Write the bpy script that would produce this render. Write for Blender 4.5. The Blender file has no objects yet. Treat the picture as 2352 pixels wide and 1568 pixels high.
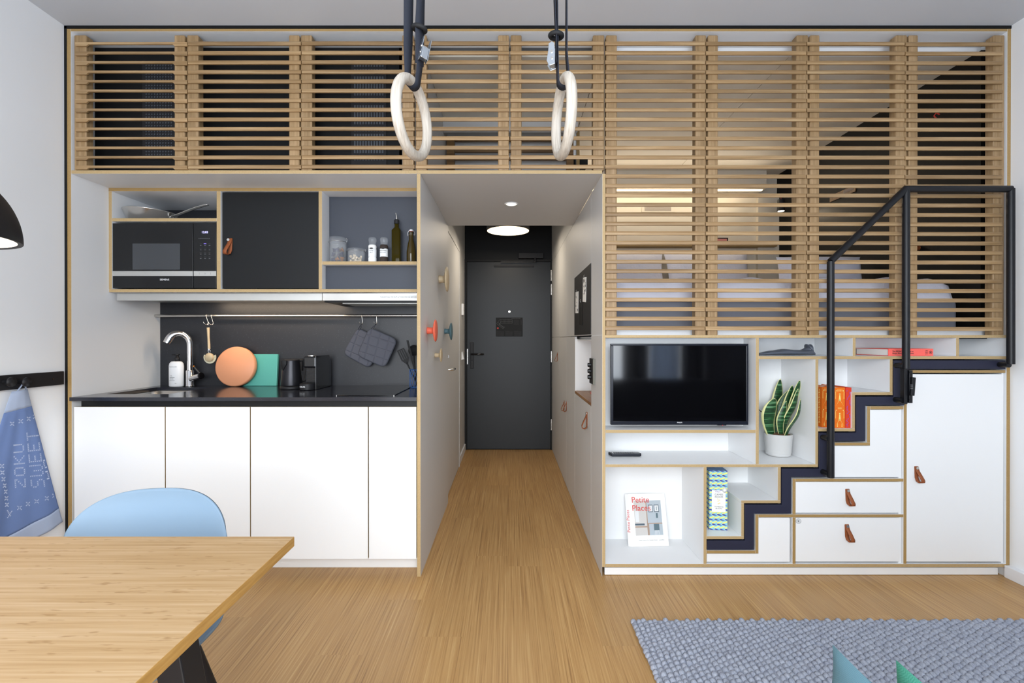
import bpy, math, random
from mathutils import Matrix, Vector
random.seed(7)
R = math.radians
scene = bpy.context.scene
col = scene.collection

# ------------------------------------------------------------------ camera
F, CX, CY, EYE, DIST = 1077.0, 1168.0, 782.9, 1.235, 2.44
PITCH = R(0.155)
cd = bpy.data.cameras.new('camera')
cd.sensor_width = 36.0
cd.lens = F / 2352.0 * 36.0
cd.shift_x = (1176 - CX) / 2352.0
cd.shift_y = -(784 - CY) / 2352.0
cd.clip_start = 0.01
cam = bpy.data.objects.new('camera', cd)
cam.location = (0, -DIST, EYE)
cam.rotation_euler = (R(90) - PITCH, 0, 0)
col.objects.link(cam)
scene.camera = cam

# ------------------------------------------------------------------ world, lights, exposure
w = bpy.data.worlds.new('sky'); scene.world = w; w.use_nodes = True
# overcast daylight: bright cloudy sky above the horizon, dim street below it
SKY = 11.8
wt_ = w.node_tree; bg = wt_.nodes['Background']; bg.inputs[1].default_value = SKY
_tc = wt_.nodes.new('ShaderNodeTexCoord'); _sx = wt_.nodes.new('ShaderNodeSeparateXYZ'); _mr = wt_.nodes.new('ShaderNodeMapRange'); _cr = wt_.nodes.new('ShaderNodeValToRGB')
wt_.links.new(_tc.outputs['Generated'], _sx.inputs[0]); wt_.links.new(_sx.outputs[2], _mr.inputs[0])
_mr.inputs[1].default_value = -1; _mr.inputs[2].default_value = 1
wt_.links.new(_mr.outputs[0], _cr.inputs[0]); wt_.links.new(_cr.outputs[0], bg.inputs[0])
_e = _cr.color_ramp.elements; _e[0].position = .46; _e[0].color = (.58, .64, .72, 1); _e[1].position = .52; _e[1].color = (.80, .84, .88, 1)
_x = _e.new(.75); _x.color = (.92, .97, 1.0, 1)

def area(name, loc, rot, sx, sy, power, color, spread=180):
    l = bpy.data.lights.new(name, 'AREA'); l.shape = 'RECTANGLE'; l.size = sx; l.size_y = sy
    l.energy = power; l.color = color; l.spread = R(spread)
    o = bpy.data.objects.new(name, l); o.location = loc; o.rotation_euler = rot; col.objects.link(o)
    return o
def point(name, loc, power, color, radius=.03, kind='POINT', rot=(0, 0, 0), angle=90, blend=.6):
    l = bpy.data.lights.new(name, kind); l.energy = power; l.color = color; l.shadow_soft_size = radius
    if kind == 'SPOT': l.spot_size = R(angle); l.spot_blend = blend
    o = bpy.data.objects.new(name, l); o.location = loc; o.rotation_euler = rot; col.objects.link(o)
    return o
# daylight just outside the window wall behind the camera
pt = area('window_portal', (.35, -3.80, 1.40), (R(90), 0, 0), 4.12, 2.58, 1, (1, 1, 1)); pt.data.cycles.is_portal = True
WARM = (1.0, .84, .62)
point('downlight_glow', (.013, .39, 2.075), 5, WARM, .02, 'SPOT', angle=110)
area('hall_lamp_light', (.0, 1.96, 2.245), (0, 0, 0), .34, .34, 7, (1, .88, .72))
area('cove_light', (1.25, 1.86, 2.63), (R(20), 0, 0), 1.9, .04, 3.5, (1, .85, .62))
area('loft_fill', (1.3, 1.84, 2.62), (R(-85), 0, 0), 2.0, .06, 4.5, (1, .86, .68))  # added fill light to brighten the loft, no fixture of its own
area('worktop_light', (-1.52, .48, 1.466), (R(20), 0, 0), .84, .03, 2.6, (1, .78, .55))
point('bed_reading_light', (2.44, 1.60, 2.36), 4.0, (1, .82, .6), .03, 'SPOT', rot=(R(-38), R(-12), 0), angle=90)

scene.view_settings.view_transform = 'Standard'
scene.view_settings.look = 'None'
scene.view_settings.gamma = 1
scene.view_settings.use_curve_mapping = False
scene.view_settings.exposure = 0.0
scene.cycles.max_bounces = 10
scene.cycles.diffuse_bounces = 6
scene.cycles.glossy_bounces = 4
scene.cycles.transmission_bounces = 8
scene.cycles.caustics_reflective = False
scene.cycles.caustics_refractive = False
scene.cycles.sample_clamp_indirect = 6
scene.cycles.use_denoising = True

# ------------------------------------------------------------------ pixel <-> place
cp, sp = math.cos(PITCH), math.sin(PITCH)
def XZ(px, py, D):
    u = (px - CX) / F; v = (CY - py) / F
    t = D / (cp + v * sp)
    return u * t, EYE + (v * cp - sp) * t
def Xp(px, D=DIST, py=780): return XZ(px, py, D)[0]
def Zp(py, D=DIST, px=CX): return XZ(px, py, D)[1]
def Y(D): return D - DIST
def P(px, py, D):
    x, z = XZ(px, py, D); return Vector((x, D - DIST, z))

# ------------------------------------------------------------------ materials
def lin(c):
    if isinstance(c, str):
        c = tuple(int(c[i:i+2], 16) for i in (0, 2, 4))
    return tuple(((v/255)/12.92 if v <= 10 else (((v/255)+.055)/1.055)**2.4) for v in c) + (1,)
class N:
    def __init__(s, name):
        s.m = bpy.data.materials.new(name); s.m.use_nodes = True
        s.t = s.m.node_tree; s.b = s.t.nodes['Principled BSDF']
    def n(s, typ, **kw):
        x = s.t.nodes.new(typ)
        for k, v in kw.items(): setattr(x, k, v)
        return x
    def l(s, a, b): s.t.links.new(a, b)
    def coord(s, scale=(1, 1, 1), space='Object', rot=(0, 0, 0)):
        tc = s.n('ShaderNodeTexCoord'); mp = s.n('ShaderNodeMapping')
        mp.inputs['Scale'].default_value = scale; mp.inputs['Rotation'].default_value = rot
        s.l(tc.outputs[space], mp.inputs[0]); return mp.outputs[0]
    def noise(s, vec, scale=1, detail=3, rough=.5):
        x = s.n('ShaderNodeTexNoise'); x.inputs['Scale'].default_value = scale
        x.inputs['Detail'].default_value = detail; x.inputs['Roughness'].default_value = rough
        if vec is not None: s.l(vec, x.inputs['Vector'])
        return x.outputs['Fac']
    def ramp(s, fac, stops):
        x = s.n('ShaderNodeValToRGB'); e = x.color_ramp.elements
        while len(e) < len(stops): e.new(.5)
        for i, (p, c) in enumerate(stops):
            e[i].position = p; e[i].color = lin(c)
        s.l(fac, x.inputs[0]); return x.outputs[0]
    def mix(s, fac, a, b, typ='MIX'):
        x = s.n('ShaderNodeMix', data_type='RGBA', blend_type=typ)
        if isinstance(fac, (int, float)): x.inputs[0].default_value = fac
        else: s.l(fac, x.inputs[0])
        for i, v in ((6, a), (7, b)):
            if isinstance(v, tuple): x.inputs[i].default_value = v
            else: s.l(v, x.inputs[i])
        return x.outputs[2]
    def math(s, op, a, b=None, c=None):
        x = s.n('ShaderNodeMath', operation=op)
        for i, v in enumerate((a, b, c)):
            if v is None: continue
            if isinstance(v, (int, float)): x.inputs[i].default_value = v
            else: s.l(v, x.inputs[i])
        return x.outputs[0]
    def bump(s, h, strength=.3, dist=.002):
        x = s.n('ShaderNodeBump'); x.inputs['Strength'].default_value = strength; x.inputs['Distance'].default_value = dist
        s.l(h, x.inputs['Height']); s.l(x.outputs[0], s.b.inputs['Normal'])
def mat(name, c, rough=.5, metal=0, spec=.5, coat=0, trans=0, ior=1.45, emit=None, estr=0, bump=None, alpha=1):
    n = N(name); b = n.b
    b.inputs['Base Color'].default_value = lin(c); b.inputs['Roughness'].default_value = rough
    b.inputs['Metallic'].default_value = metal; b.inputs['Specular IOR Level'].default_value = spec
    b.inputs['Coat Weight'].default_value = coat; b.inputs['Transmission Weight'].default_value = trans
    b.inputs['IOR'].default_value = ior
    if emit: b.inputs['Emission Color'].default_value = lin(emit); b.inputs['Emission Strength'].default_value = estr
    if bump:
        v = n.coord(); n.bump(n.noise(v, bump[0], 4), bump[1], bump[2] if len(bump) > 2 else .001)
    return n.m
def wood(name, c1, c2, c3, scale, rough=.5, var=.25, fine=(1, 1, 1)):
    n = N(name)
    oi = n.n('ShaderNodeObjectInfo')
    v = n.coord(scale)
    off = n.n('ShaderNodeVectorMath', operation='ADD'); n.l(v, off.inputs[0])
    cmb = n.n('ShaderNodeCombineXYZ'); r = n.math('MULTIPLY', oi.outputs['Random'], 37.0)
    for i in range(3): n.l(r, cmb.inputs[i])
    n.l(cmb.outputs[0], off.inputs[1])
    f1 = n.noise(off.outputs[0], 1, 5, .6)
    c = n.ramp(f1, [(.3, c1), (.5, c2), (.7, c3)])
    hsv = n.n('ShaderNodeHueSaturation'); n.l(c, hsv.inputs['Color'])
    n.l(n.math('MULTIPLY_ADD', oi.outputs['Random'], var, 1 - var / 2), hsv.inputs['Value'])
    n.l(hsv.outputs[0], n.b.inputs['Base Color']); n.b.inputs['Roughness'].default_value = rough
    n.bump(f1, .15, .001)
    return n.m

M = {}
M['white'] = mat('white_laminate', 'E9EAEB', .38, spec=.4)
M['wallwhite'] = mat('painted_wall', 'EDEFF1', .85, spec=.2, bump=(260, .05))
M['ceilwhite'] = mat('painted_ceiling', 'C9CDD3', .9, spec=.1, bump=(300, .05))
M['hallgrey'] = mat('hall_laminate', 'CBCAC8', .5, spec=.35)
M['loftbeige'] = mat('loft_panel', 'DDD4C4', .6, spec=.3)
M['edge'] = wood('plywood_edge', 'A68B5F', 'B2986C', 'BCA479', (420, 420, 420), .6, .08)
M['edge_dark'] = wood('oiled_edge', '947543', 'A08250', 'AC8F5E', (420, 420, 420), .55, .05)
M['oakH'] = wood('oak_horizontal', '846843', '997B55', 'AF936C', (2.5, 40, 70), .40, .30)
M['oakV'] = wood('oak_upright', '806542', '947853', 'A88B67', (70, 70, 3), .5, .20)
M['oakdark'] = wood('dark_oak', '5E4327', '74552F', '8A683D', (3, 60, 60), .5, .2)
M['walnut'] = wood('niche_wood', '7B5432', '93683F', 'A57A4D', (60, 5, 60), .45, .1)
M['birch'] = wood('birch_laminate', 'CFC3AF', 'E1D8C8', 'EDE6DA', (12, 12, 12), .5, .05)
M['beech'] = wood('beech', 'B5A07F', 'C2AE8D', 'CDBB9C', (90, 90, 8), .5, .05)
M['black'] = mat('matte_black', '1B1B1E', .5, spec=.4)
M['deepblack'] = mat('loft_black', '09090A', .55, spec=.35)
M['darkdoor'] = mat('charcoal_paint', '1D2024', .42, spec=.4, bump=(40, .04))
M['stairblack'] = mat('powder_coated_steel', '25273A', .55, spec=.35, bump=(900, .08))
M['railblack'] = mat('rail_paint', '111217', .4, spec=.4)
M['steel'] = mat('brushed_steel', 'D2D0CC', .26, metal=1)
M['steelsoft'] = mat('satin_aluminium', 'C9C9C6', .45, metal=.85)
M['zinc'] = mat('zinc_plate', 'C6CDD3', .32, metal=1)
M['chrome'] = mat('chrome', 'E4E4E6', .06, metal=1)
M['glass'] = mat('clear_glass', 'F4F8FA', .03, spec=.8)
M['glass'].node_tree.nodes['Principled BSDF'].inputs['Alpha'].default_value = .09
M['plasticwhite'] = mat('white_plastic', 'EDEEF0', .35)
M['blackgloss'] = mat('gloss_black', '0E0E11', .12, spec=.6)
M['microglass'] = mat('oven_glass', '101113', .1, spec=.5)
M['microwindow'] = mat('oven_window', '3C3F43', .14, spec=.6)
M['tvscreen'] = mat('tv_screen', '060608', .07, spec=.85)
M['tvframe'] = mat('tv_bezel', '171A24', .25, spec=.5)
M['leather'] = mat('tan_leather', '8F4F2C', .5, spec=.3, bump=(300, .1))
M['leatherin'] = mat('leather_inside', '8C8078', .8)
M['coral'] = mat('coral_lacquer', 'E4694F', .4)
M['teal'] = mat('petrol_lacquer', '4C6C76', .45)
M['orangeboard'] = mat('orange_plastic', 'DA9771', .42, spec=.3)
M['greenboard'] = mat('green_plastic', '56A69A', .35, spec=.4)
M['chairblue'] = mat('light_blue_shell', '7A92A8', .42, spec=.35)
M['webbing'] = mat('nylon_webbing', '2A2D36', .7, spec=.25, bump=(700, .5, .002))
M['fabricgrey'] = mat('charcoal_cotton', '55565E', .9, spec=.1, bump=(500, .3))
M['pipinggrey'] = mat('charcoal_piping', '474951', .85, spec=.1)
M['bedlinen'] = mat('white_linen', 'E2E2EE', .85, spec=.1, bump=(14, .35, .03))
M['felt'] = mat('grey_felt', '7C7E87', .95, spec=.05, bump=(600, .4))
M['olive'] = mat('olive_oil', '453B08', .06, trans=.55, ior=1.2)
M['olivedark'] = mat('dark_oil', '4A3A0A', .08, trans=.35, ior=1.47)
M['copper'] = mat('copper_foil', 'C98036', .3, metal=.8)
M['navy'] = mat('navy_foil', '23264F', .35, metal=.3)
M['sugar'] = mat('brown_sugar', 'CDBBA0', .9)
M['salt'] = mat('rock_salt', 'EFEFEC', .8)
M['pepper'] = mat('peppercorns', '3A302A', .8, bump=(400, .8, .004))
M['label'] = mat('paper_label', 'E8EAEA', .7)
M['paper'] = mat('paper', 'F1F1EF', .75)
M['pages'] = mat('book_pages', 'EDE9E2', .9)
M['ink'] = mat('grey_ink', '77797C', .8)
M['blackink'] = mat('black_ink', '2E2E30', .8)
M['redink'] = mat('red_ink', 'D2504C', .8)
M['redbook'] = mat('salmon_cloth', 'EE6A60', .7, spec=.2)
M['orangebook'] = mat('orange_cloth', 'E0701E', .7, spec=.2)
M['crimson'] = mat('red_cloth', 'CF3F2B', .7, spec=.2)
M['gold'] = mat('gold_foil', 'EDD878', .55)
M['violet'] = mat('violet_foil', '7A4AA8', .5)
M['ornament'] = mat('dark_grey_lacquer', '4E535D', .3, spec=.5)
M['potwhite'] = mat('ribbed_concrete', 'C9C9C8', .85, spec=.15)
M['soil'] = mat('bark_soil', '6E4A33', .95, bump=(120, 1, .01))
M['wireblue'] = mat('blue_wire', '2F5C9C', .4)
M['rubber'] = mat('black_rubber', '141416', .7)
M['redcord'] = mat('red_cord', 'C23A2C', .6)
M['lampwhite'] = mat('white_enamel', 'F4F0E8', .5)
M['lampglow'] = mat('lit_diffuser', 'FFF6E4', .5, emit='FFE3B4', estr=2.6)
M['ledglow'] = mat('led_strip', 'FFF6E4', .5, emit='FFE9C0', estr=3.0)
M['bulbglow'] = mat('lit_spot', 'FFF6E4', .5, emit='FFEFD6', estr=4.0)
M['displayglow'] = mat('clock_digits', 'CFCBFF', .5, emit='B9B4FF', estr=2.0)
M['violetglow'] = mat('indicator_led', '8B78FF', .5, emit='7F68FF', estr=1.6)
M['redled'] = mat('standby_led', 'FF3030', .5, emit='FF2020', estr=3)
M['curtain'] = mat('dark_curtain', '4A4E58', .95, bump=(300, .2))
M['sheer'] = mat('pale_curtain', 'D4D9E0', .9)
_t = M['sheer'].node_tree; _tr = _t.nodes.new('ShaderNodeBsdfTranslucent'); _tr.inputs[0].default_value = (.62, .68, .78, 1); _mx = _t.nodes.new('ShaderNodeMixShader'); _mx.inputs[0].default_value = .6
_t.links.new(_t.nodes['Principled BSDF'].outputs[0], _mx.inputs[1]); _t.links.new(_tr.outputs[0], _mx.inputs[2]); _t.links.new(_mx.outputs[0], _t.nodes['Material Output'].inputs[0])
M['sofa'] = mat('sofa_fabric', '3A3D46', .95, bump=(500, .3))
M['brushhair'] = mat('bristles', 'D8D2B8', .9)
M['pink'] = mat('pink_glaze', 'D98E84', .35)
M['redbowl'] = mat('red_glaze', 'C9452F', .35)
M['ochre'] = mat('ochre_glaze', 'CC9150', .4)
M['planink'] = mat('plan_lines', '5E6063', .7)
M['planback'] = mat('plan_backing', '101113', .6, spec=.3)
M['baseboard'] = mat('painted_baseboard', 'E6E8EC', .5)

# speckled composite for worktop and backsplash
def speckle(name, base, rough):
    n = N(name); v = n.coord()
    vo = n.n('ShaderNodeTexVoronoi'); vo.inputs['Scale'].default_value = 260; n.l(v, vo.inputs['Vector'])
    wn = n.n('ShaderNodeTexWhiteNoise'); n.l(vo.outputs['Position'], wn.inputs[0])
    near = n.math('LESS_THAN', vo.outputs['Distance'], .22)
    pick = n.math('GREATER_THAN', wn.outputs[0], .91)
    n.l(n.mix(n.math('MULTIPLY', near, pick), lin(base), lin('5A5D66')), n.b.inputs['Base Color'])
    n.b.inputs['Roughness'].default_value = rough; n.b.inputs['Specular IOR Level'].default_value = .5
    return n.m
M['stone'] = speckle('dark_composite', '262830', .16)
M['splash'] = speckle('backsplash_composite', '1D1F25', .42)
M['darkpanel'] = mat('dark_laminate', '0F1113', .45, spec=.35, bump=(350, .15, .001))
M['bluepanel'] = mat('slate_laminate', '3F434C', .5, spec=.4, bump=(350, .15, .001))

# bamboo floor: narrow strips running away from the window
def floor_mat():
    n = N('bamboo_floor')
    tc = n.n('ShaderNodeTexCoord'); s = n.n('ShaderNodeSeparateXYZ'); n.l(tc.outputs['Object'], s.inputs[0])
    pw = .19
    row = n.math('FLOOR', n.math('DIVIDE', s.outputs[0], pw))
    w1 = n.n('ShaderNodeTexWhiteNoise', noise_dimensions='1D'); n.l(row, w1.inputs['W'])
    seg = n.math('FLOOR', n.math('ADD', n.math('DIVIDE', s.outputs[1], 1.3), n.math('MULTIPLY', w1.outputs[0], 5)))
    w2 = n.n('ShaderNodeTexWhiteNoise', noise_dimensions='2D')
    cb = n.n('ShaderNodeCombineXYZ'); n.l(row, cb.inputs[0]); n.l(seg, cb.inputs[1]); n.l(cb.outputs[0], w2.inputs[0])
    cb2 = n.n('ShaderNodeCombineXYZ')
    n.l(n.math('MULTIPLY', s.outputs[0], 150), cb2.inputs[0])
    n.l(n.math('ADD', n.math('MULTIPLY', s.outputs[1], 1.6), n.math('MULTIPLY', w2.outputs[0], 60)), cb2.inputs[1])
    f = n.noise(cb2.outputs[0], 1, 4, .65)
    c = n.ramp(f, [(.28, '8A663F'), (.45, 'AE8654'), (.6, 'BC9662'), (.78, 'CFAE7E')])
    h = n.n('ShaderNodeHueSaturation'); n.l(c, h.inputs['Color'])
    n.l(n.math('MULTIPLY_ADD', w2.outputs[0], .14, .93), h.inputs['Value'])
    n.l(h.outputs[0], n.b.inputs['Base Color'])
    n.b.inputs['Roughness'].default_value = .36; n.b.inputs['Specular IOR Level'].default_value = .35
    n.bump(f, .08, .001)
    return n.m
M['floor'] = floor_mat()
def table_mat():
    n = N('bamboo_tabletop')
    f = n.noise(n.coord((3.2, 130, 60)), 1, 4, .6)
    c = n.ramp(f, [(.25, 'A88659'), (.45, 'BB9A70'), (.6, 'C3A47D'), (.8, 'D2B896')])
    k = n.noise(n.coord((22, 110, 60)), 1, 2, .5)
    kk = n.ramp(k, [(.64, '000000'), (.72, 'FFFFFF')])
    c2 = n.mix(n.math('MULTIPLY', kk, .55), c, lin('8F6A3A'))
    n.l(c2, n.b.inputs['Base Color']); n.b.inputs['Roughness'].default_value = .42
    n.b.inputs['Specular IOR Level'].default_value = .35
    n.bump(f, .08, .001)
    return n.m
M['tabletop'] = table_mat()
M['tableedge'] = wood('bamboo_table_edge', 'A57A3C', 'B48948', 'C49A5A', (60, 9, 110), .5, .02)
def weave(name, c1, c2, sc):
    n = N(name)
    v = n.coord((sc, sc, sc)); ck = n.n('ShaderNodeTexChecker'); ck.inputs['Scale'].default_value = 1
    ck.inputs['Color1'].default_value = lin(c1); ck.inputs['Color2'].default_value = lin(c2); n.l(v, ck.inputs[0])
    n.l(ck.outputs[0], n.b.inputs['Base Color']); n.b.inputs['Roughness'].default_value = .9
    n.b.inputs['Specular IOR Level'].default_value = .1
    n.bump(ck.outputs['Fac'], .5, .002)
    return n.m
M['cushblue'] = weave('blue_weave', '5D808E', '688B98', 900)
M['cushgreen'] = weave('green_weave', '4A9A84', '5FAC96', 520)
M['towelblue'] = weave('blue_terry', '5D76AA', '7E93C0', 900)
M['towelpale'] = weave('pale_terry', 'A0AFCB', 'B6C3DA', 900)
M['toweltext'] = mat('woven_stitch', 'CBD6EA', .9)
def rug_mat():
    n = N('felted_wool')
    f = n.noise(n.coord((30, 30, 30)), 1, 3, .6); g = n.noise(n.coord((400, 90, 200)), 1, 2, .6)
    a = n.ramp(f, [(.3, '888EA0'), (.7, 'A6ABB8')]); b = n.ramp(g, [(.35, '8C92A2'), (.65, 'BCC0C9')])
    n.l(n.mix(.5, a, b), n.b.inputs['Base Color']); n.b.inputs['Roughness'].default_value = .95
    n.b.inputs['Specular IOR Level'].default_value = .05
    n.bump(g, .5, .003)
    return n.m
M['rug'] = rug_mat()
def leaf_mat():
    n = N('snake_plant_leaf')
    f = n.noise(n.coord((8, 8, 130)), 1, 2, .6)
    n.l(n.ramp(f, [(.45, '153A1E'), (.58, '235A2C'), (.72, '6F9A72')]), n.b.inputs['Base Color'])
    n.b.inputs['Roughness'].default_value = .4
    return n.m
M['leaf'] = leaf_mat()
M['leafedge'] = mat('leaf_margin', 'D3D295', .45)
def games_mat():
    n = N('tumbling_block_print')
    tc = n.n('ShaderNodeTexCoord'); q = n.n('ShaderNodeSeparateXYZ'); n.l(tc.outputs['Object'], q.inputs[0])
    v = n.math('DIVIDE', q.outputs[2], .0262)
    u = n.math('ADD', n.math('DIVIDE', n.math('ADD', q.outputs[0], q.outputs[1]), .0245), n.math('MULTIPLY', n.math('FLOOR', v), .5))
    fu, fv = n.math('FRACT', u), n.math('FRACT', v)
    up = n.math('SUBTRACT', fv, n.math('MULTIPLY', fu, .35)); dn = n.math('ADD', fv, n.math('MULTIPLY', fu, .45))
    yel = n.math('MULTIPLY', n.math('GREATER_THAN', up, .30), n.math('LESS_THAN', up, .60))
    vio = n.math('MULTIPLY', n.math('GREATER_THAN', dn, .18), n.math('LESS_THAN', dn, .48))
    c = n.mix(vio, lin('8ECADB'), lin('4B4499')); c = n.mix(yel, c, lin('F0EC80'))
    n.l(c, n.b.inputs['Base Color']); n.b.inputs['Roughness'].default_value = .5
    return n.m
M['games'] = games_mat()

# ------------------------------------------------------------------ mesh builder
ROOTS = {}
class MB:
    def __init__(s): s.v = []; s.f = []; s.mi = []; s.M = Matrix.Identity(4); s.sm = []
    def add(s, vs, fs, mi=0, smooth=False):
        o = len(s.v); s.v += [tuple(s.M @ Vector(p)) for p in vs]
        for i, f in enumerate(fs):
            s.f.append(tuple(o + k for k in f)); s.mi.append(mi[i] if isinstance(mi, list) else mi); s.sm.append(smooth)
        return s
    def box(s, x0, x1, y0, y1, z0, z1, mi=0, front=None, top=None, right=None, left=None):
        vs = [(x0,y0,z0),(x1,y0,z0),(x1,y1,z0),(x0,y1,z0),(x0,y0,z1),(x1,y0,z1),(x1,y1,z1),(x0,y1,z1)]
        fs = [(0,3,2,1),(4,5,6,7),(0,1,5,4),(1,2,6,5),(2,3,7,6),(3,0,4,7)]
        m = [mi, mi if top is None else top, mi if front is None else front, mi if right is None else right, mi, mi if left is None else left]
        return s.add(vs, fs, m)
    def cyl(s, a, b, r0, r1=None, n=24, mi=0, caps=True, smooth=True):
        r1 = r0 if r1 is None else r1
        a = Vector(a); b = Vector(b); d = (b - a).normalized()
        u = d.orthogonal().normalized(); w2 = d.cross(u)
        vs = []
        for c, r in ((a, r0), (b, r1)):
            for i in range(n):
                t = 2*math.pi*i/n; vs.append(c + u*(r*math.cos(t)) + w2*(r*math.sin(t)))
        s.add(vs, [(i, (i+1) % n, n+(i+1) % n, n+i) for i in range(n)], mi, smooth)
        if caps:
            s.add(vs, [tuple(reversed(range(n))), tuple(range(n, 2*n))], mi)
        return s
    def lathe(s, prof, c=(0, 0, 0), axis='z', n=32, mi=0, sx=1, sy=1, smooth=True, caps=False):
        vs = []; c = Vector(c)
        for r, h in prof:
            for i in range(n):
                t = 2*math.pi*i/n; a, b = r*math.cos(t)*sx, r*math.sin(t)*sy
                p = {'z': (a, b, h), 'y': (a, h, b), 'x': (h, a, b)}[axis]
                vs.append(c + Vector(p))
        fs = []
        for j in range(len(prof)-1):
            for i in range(n):
                k = (i+1) % n; fs.append((j*n+i, j*n+k, (j+1)*n+k, (j+1)*n+i))
        s.add(vs, fs, mi, smooth)
        for j, rev in ((0, True), (len(prof)-1, False)) if caps else ():
            if prof[j][0] > 1e-5:
                ring = [j*n+i for i in range(n)]
                s.add(vs, [tuple(reversed(ring)) if rev else tuple(ring)], mi)
        return s
    def tube(s, pts, r, n=12, mi=0, caps=True, closed=False):
        pts = [Vector(p) for p in pts]; m = len(pts); rr = r if isinstance(r, (list, tuple)) else [r]*m
        vs = []; prev = None
        for i, p in enumerate(pts):
            if closed: d = (pts[(i+1) % m] - pts[i-1]).normalized()
            else: d = (pts[min(i+1, m-1)] - pts[max(i-1, 0)]).normalized()
            if prev is None: u = d.orthogonal().normalized()
            else: u = (prev - d*prev.dot(d)).normalized()
            prev = u; w2 = d.cross(u)
            for k in range(n):
                t = 2*math.pi*k/n; vs.append(p + u*(rr[i]*math.cos(t)) + w2*(rr[i]*math.sin(t)))
        fs = []
        for j in range(m if closed else m-1):
            j2 = (j+1) % m
            for k in range(n): fs.append((j*n+k, j*n+(k+1) % n, j2*n+(k+1) % n, j2*n+k))
        s.add(vs, fs, mi, True)
        if caps and not closed:
            s.add(vs, [tuple(reversed(range(n))), tuple((m-1)*n+k for k in range(n))], mi)
        return s
    def prism(s, poly, y0, y1, mi=0, plane='xz'):
        # poly counter-clockwise seen from -y
        n = len(poly)
        f = {'xz': lambda a, b, h: (a, h, b), 'xy': lambda a, b, h: (a, b, h), 'yz': lambda a, b, h: (h, a, b)}[plane]
        vs = [f(a, b, y0) for a, b in poly] + [f(a, b, y1) for a, b in poly]
        fs = [tuple(range(n)), tuple(reversed(range(n, 2*n)))] + [((i+1) % n, i, n+i, n+(i+1) % n) for i in range(n)]
        return s.add(vs, fs, mi)
    def ribbon(s, pts, wv, th, mi=0, mi_in=None):
        # strap with width vector(s) wv and thickness th
        pts = [Vector(p) for p in pts]; m = len(pts)
        wvs = wv if isinstance(wv, list) else [wv]*m
        vs = []
        for i, p in enumerate(pts):
            d = (pts[min(i+1, m-1)] - pts[max(i-1, 0)]).normalized(); w2 = Vector(wvs[i]); nn = d.cross(w2.normalized()).normalized()
            h = w2*.5
            vs += [p-h-nn*th/2, p+h-nn*th/2, p+h+nn*th/2, p-h+nn*th/2]
        fs = []; ms = []
        for j in range(m-1):
            a, b = j*4, j*4+4
            fs += [(a, a+1, b+1, b), (a+1, a+2, b+2, b+1), (a+2, a+3, b+3, b+2), (a+3, a, b, b+3)]
            q = mi if mi_in is None else mi_in
            ms += [mi, mi, q, mi]
        fs += [(3, 2, 1, 0), tuple((m-1)*4+k for k in range(4))]; ms += [mi, mi]
        return s.add(vs, fs, ms, True)
    def grid(s, fn, nu, nv, mi=0, smooth=True):
        vs = [fn(i/(nu-1), j/(nv-1)) for j in range(nv) for i in range(nu)]
        fs = [(j*nu+i, j*nu+i+1, (j+1)*nu+i+1, (j+1)*nu+i) for j in range(nv-1) for i in range(nu-1)]
        return s.add(vs, fs, mi, smooth)
    def build(s, name, mats, parent=None, bevel=0, seg=2, world=True, sub=0, solid=0, auto=True):
        if not isinstance(mats, (list, tuple)): mats = [mats]
        me = bpy.data.meshes.new(name)
        vs = s.v
        if parent is not None and world:
            root = parent
            while root.parent: root = root.parent
            inv = ROOTS[root.name].inverted(); vs = [tuple(inv @ Vector(p)) for p in vs]
        me.from_pydata(vs, [], s.f)
        for m in mats: me.materials.append(M[m] if isinstance(m, str) else m)
        me.polygons.foreach_set('material_index', s.mi); me.polygons.foreach_set('use_smooth', s.sm)
        me.update()
        o = bpy.data.objects.new(name, me); col.objects.link(o)
        if parent: o.parent = parent
        if solid:
            md = o.modifiers.new('solid', 'SOLIDIFY'); md.thickness = solid; md.offset = 0
        if sub:
            md = o.modifiers.new('sub', 'SUBSURF'); md.levels = sub; md.render_levels = sub
        if bevel:
            md = o.modifiers.new('bevel', 'BEVEL'); md.width = bevel; md.segments = seg; md.limit_method = 'ANGLE'; md.angle_limit = R(40)
            md.harden_normals = False
        return o
def tag(o, label, cat, group=None, kind=None):
    if label: o['label'] = label
    if cat: o['category'] = cat
    if group: o['group'] = group
    if kind: o['kind'] = kind
    return o
def thing(name, label, cat, loc=(0, 0, 0), rotz=0, group=None):
    o = bpy.data.objects.new(name, None); o.empty_display_size = .05
    col.objects.link(o); o.location = loc; o.rotation_euler = (0, 0, rotz)
    ROOTS[o.name] = Matrix.Translation(Vector(loc)) @ Matrix.Rotation(rotz, 4, 'Z')
    return tag(o, label, cat, group)
def struct(mb, name, m, label=None, **kw):
    o = mb.build(name, m, **kw); o['kind'] = 'structure'
    if label: o['label'] = label
    return o
def dup(root, loc, rotz=0, label=None, name=None):
    r = root.copy(); col.objects.link(r); r.location = loc; r.rotation_euler = (0, 0, rotz)
    if label: r['label'] = label
    ROOTS[r.name] = Matrix.Translation(Vector(loc)) @ Matrix.Rotation(rotz, 4, 'Z')
    for ch in list(root.children):
        c = ch.copy(); col.objects.link(c); c.parent = r
        for g in ch.children:
            d = g.copy(); col.objects.link(d); d.parent = c
    return r
def box(name, m, parent, x0, x1, y0, y1, z0, z1, bevel=0, **kw):
    mb = MB(); mb.box(x0, x1, y0, y1, z0, z1, **kw); return mb.build(name, m, parent, bevel)
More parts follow.
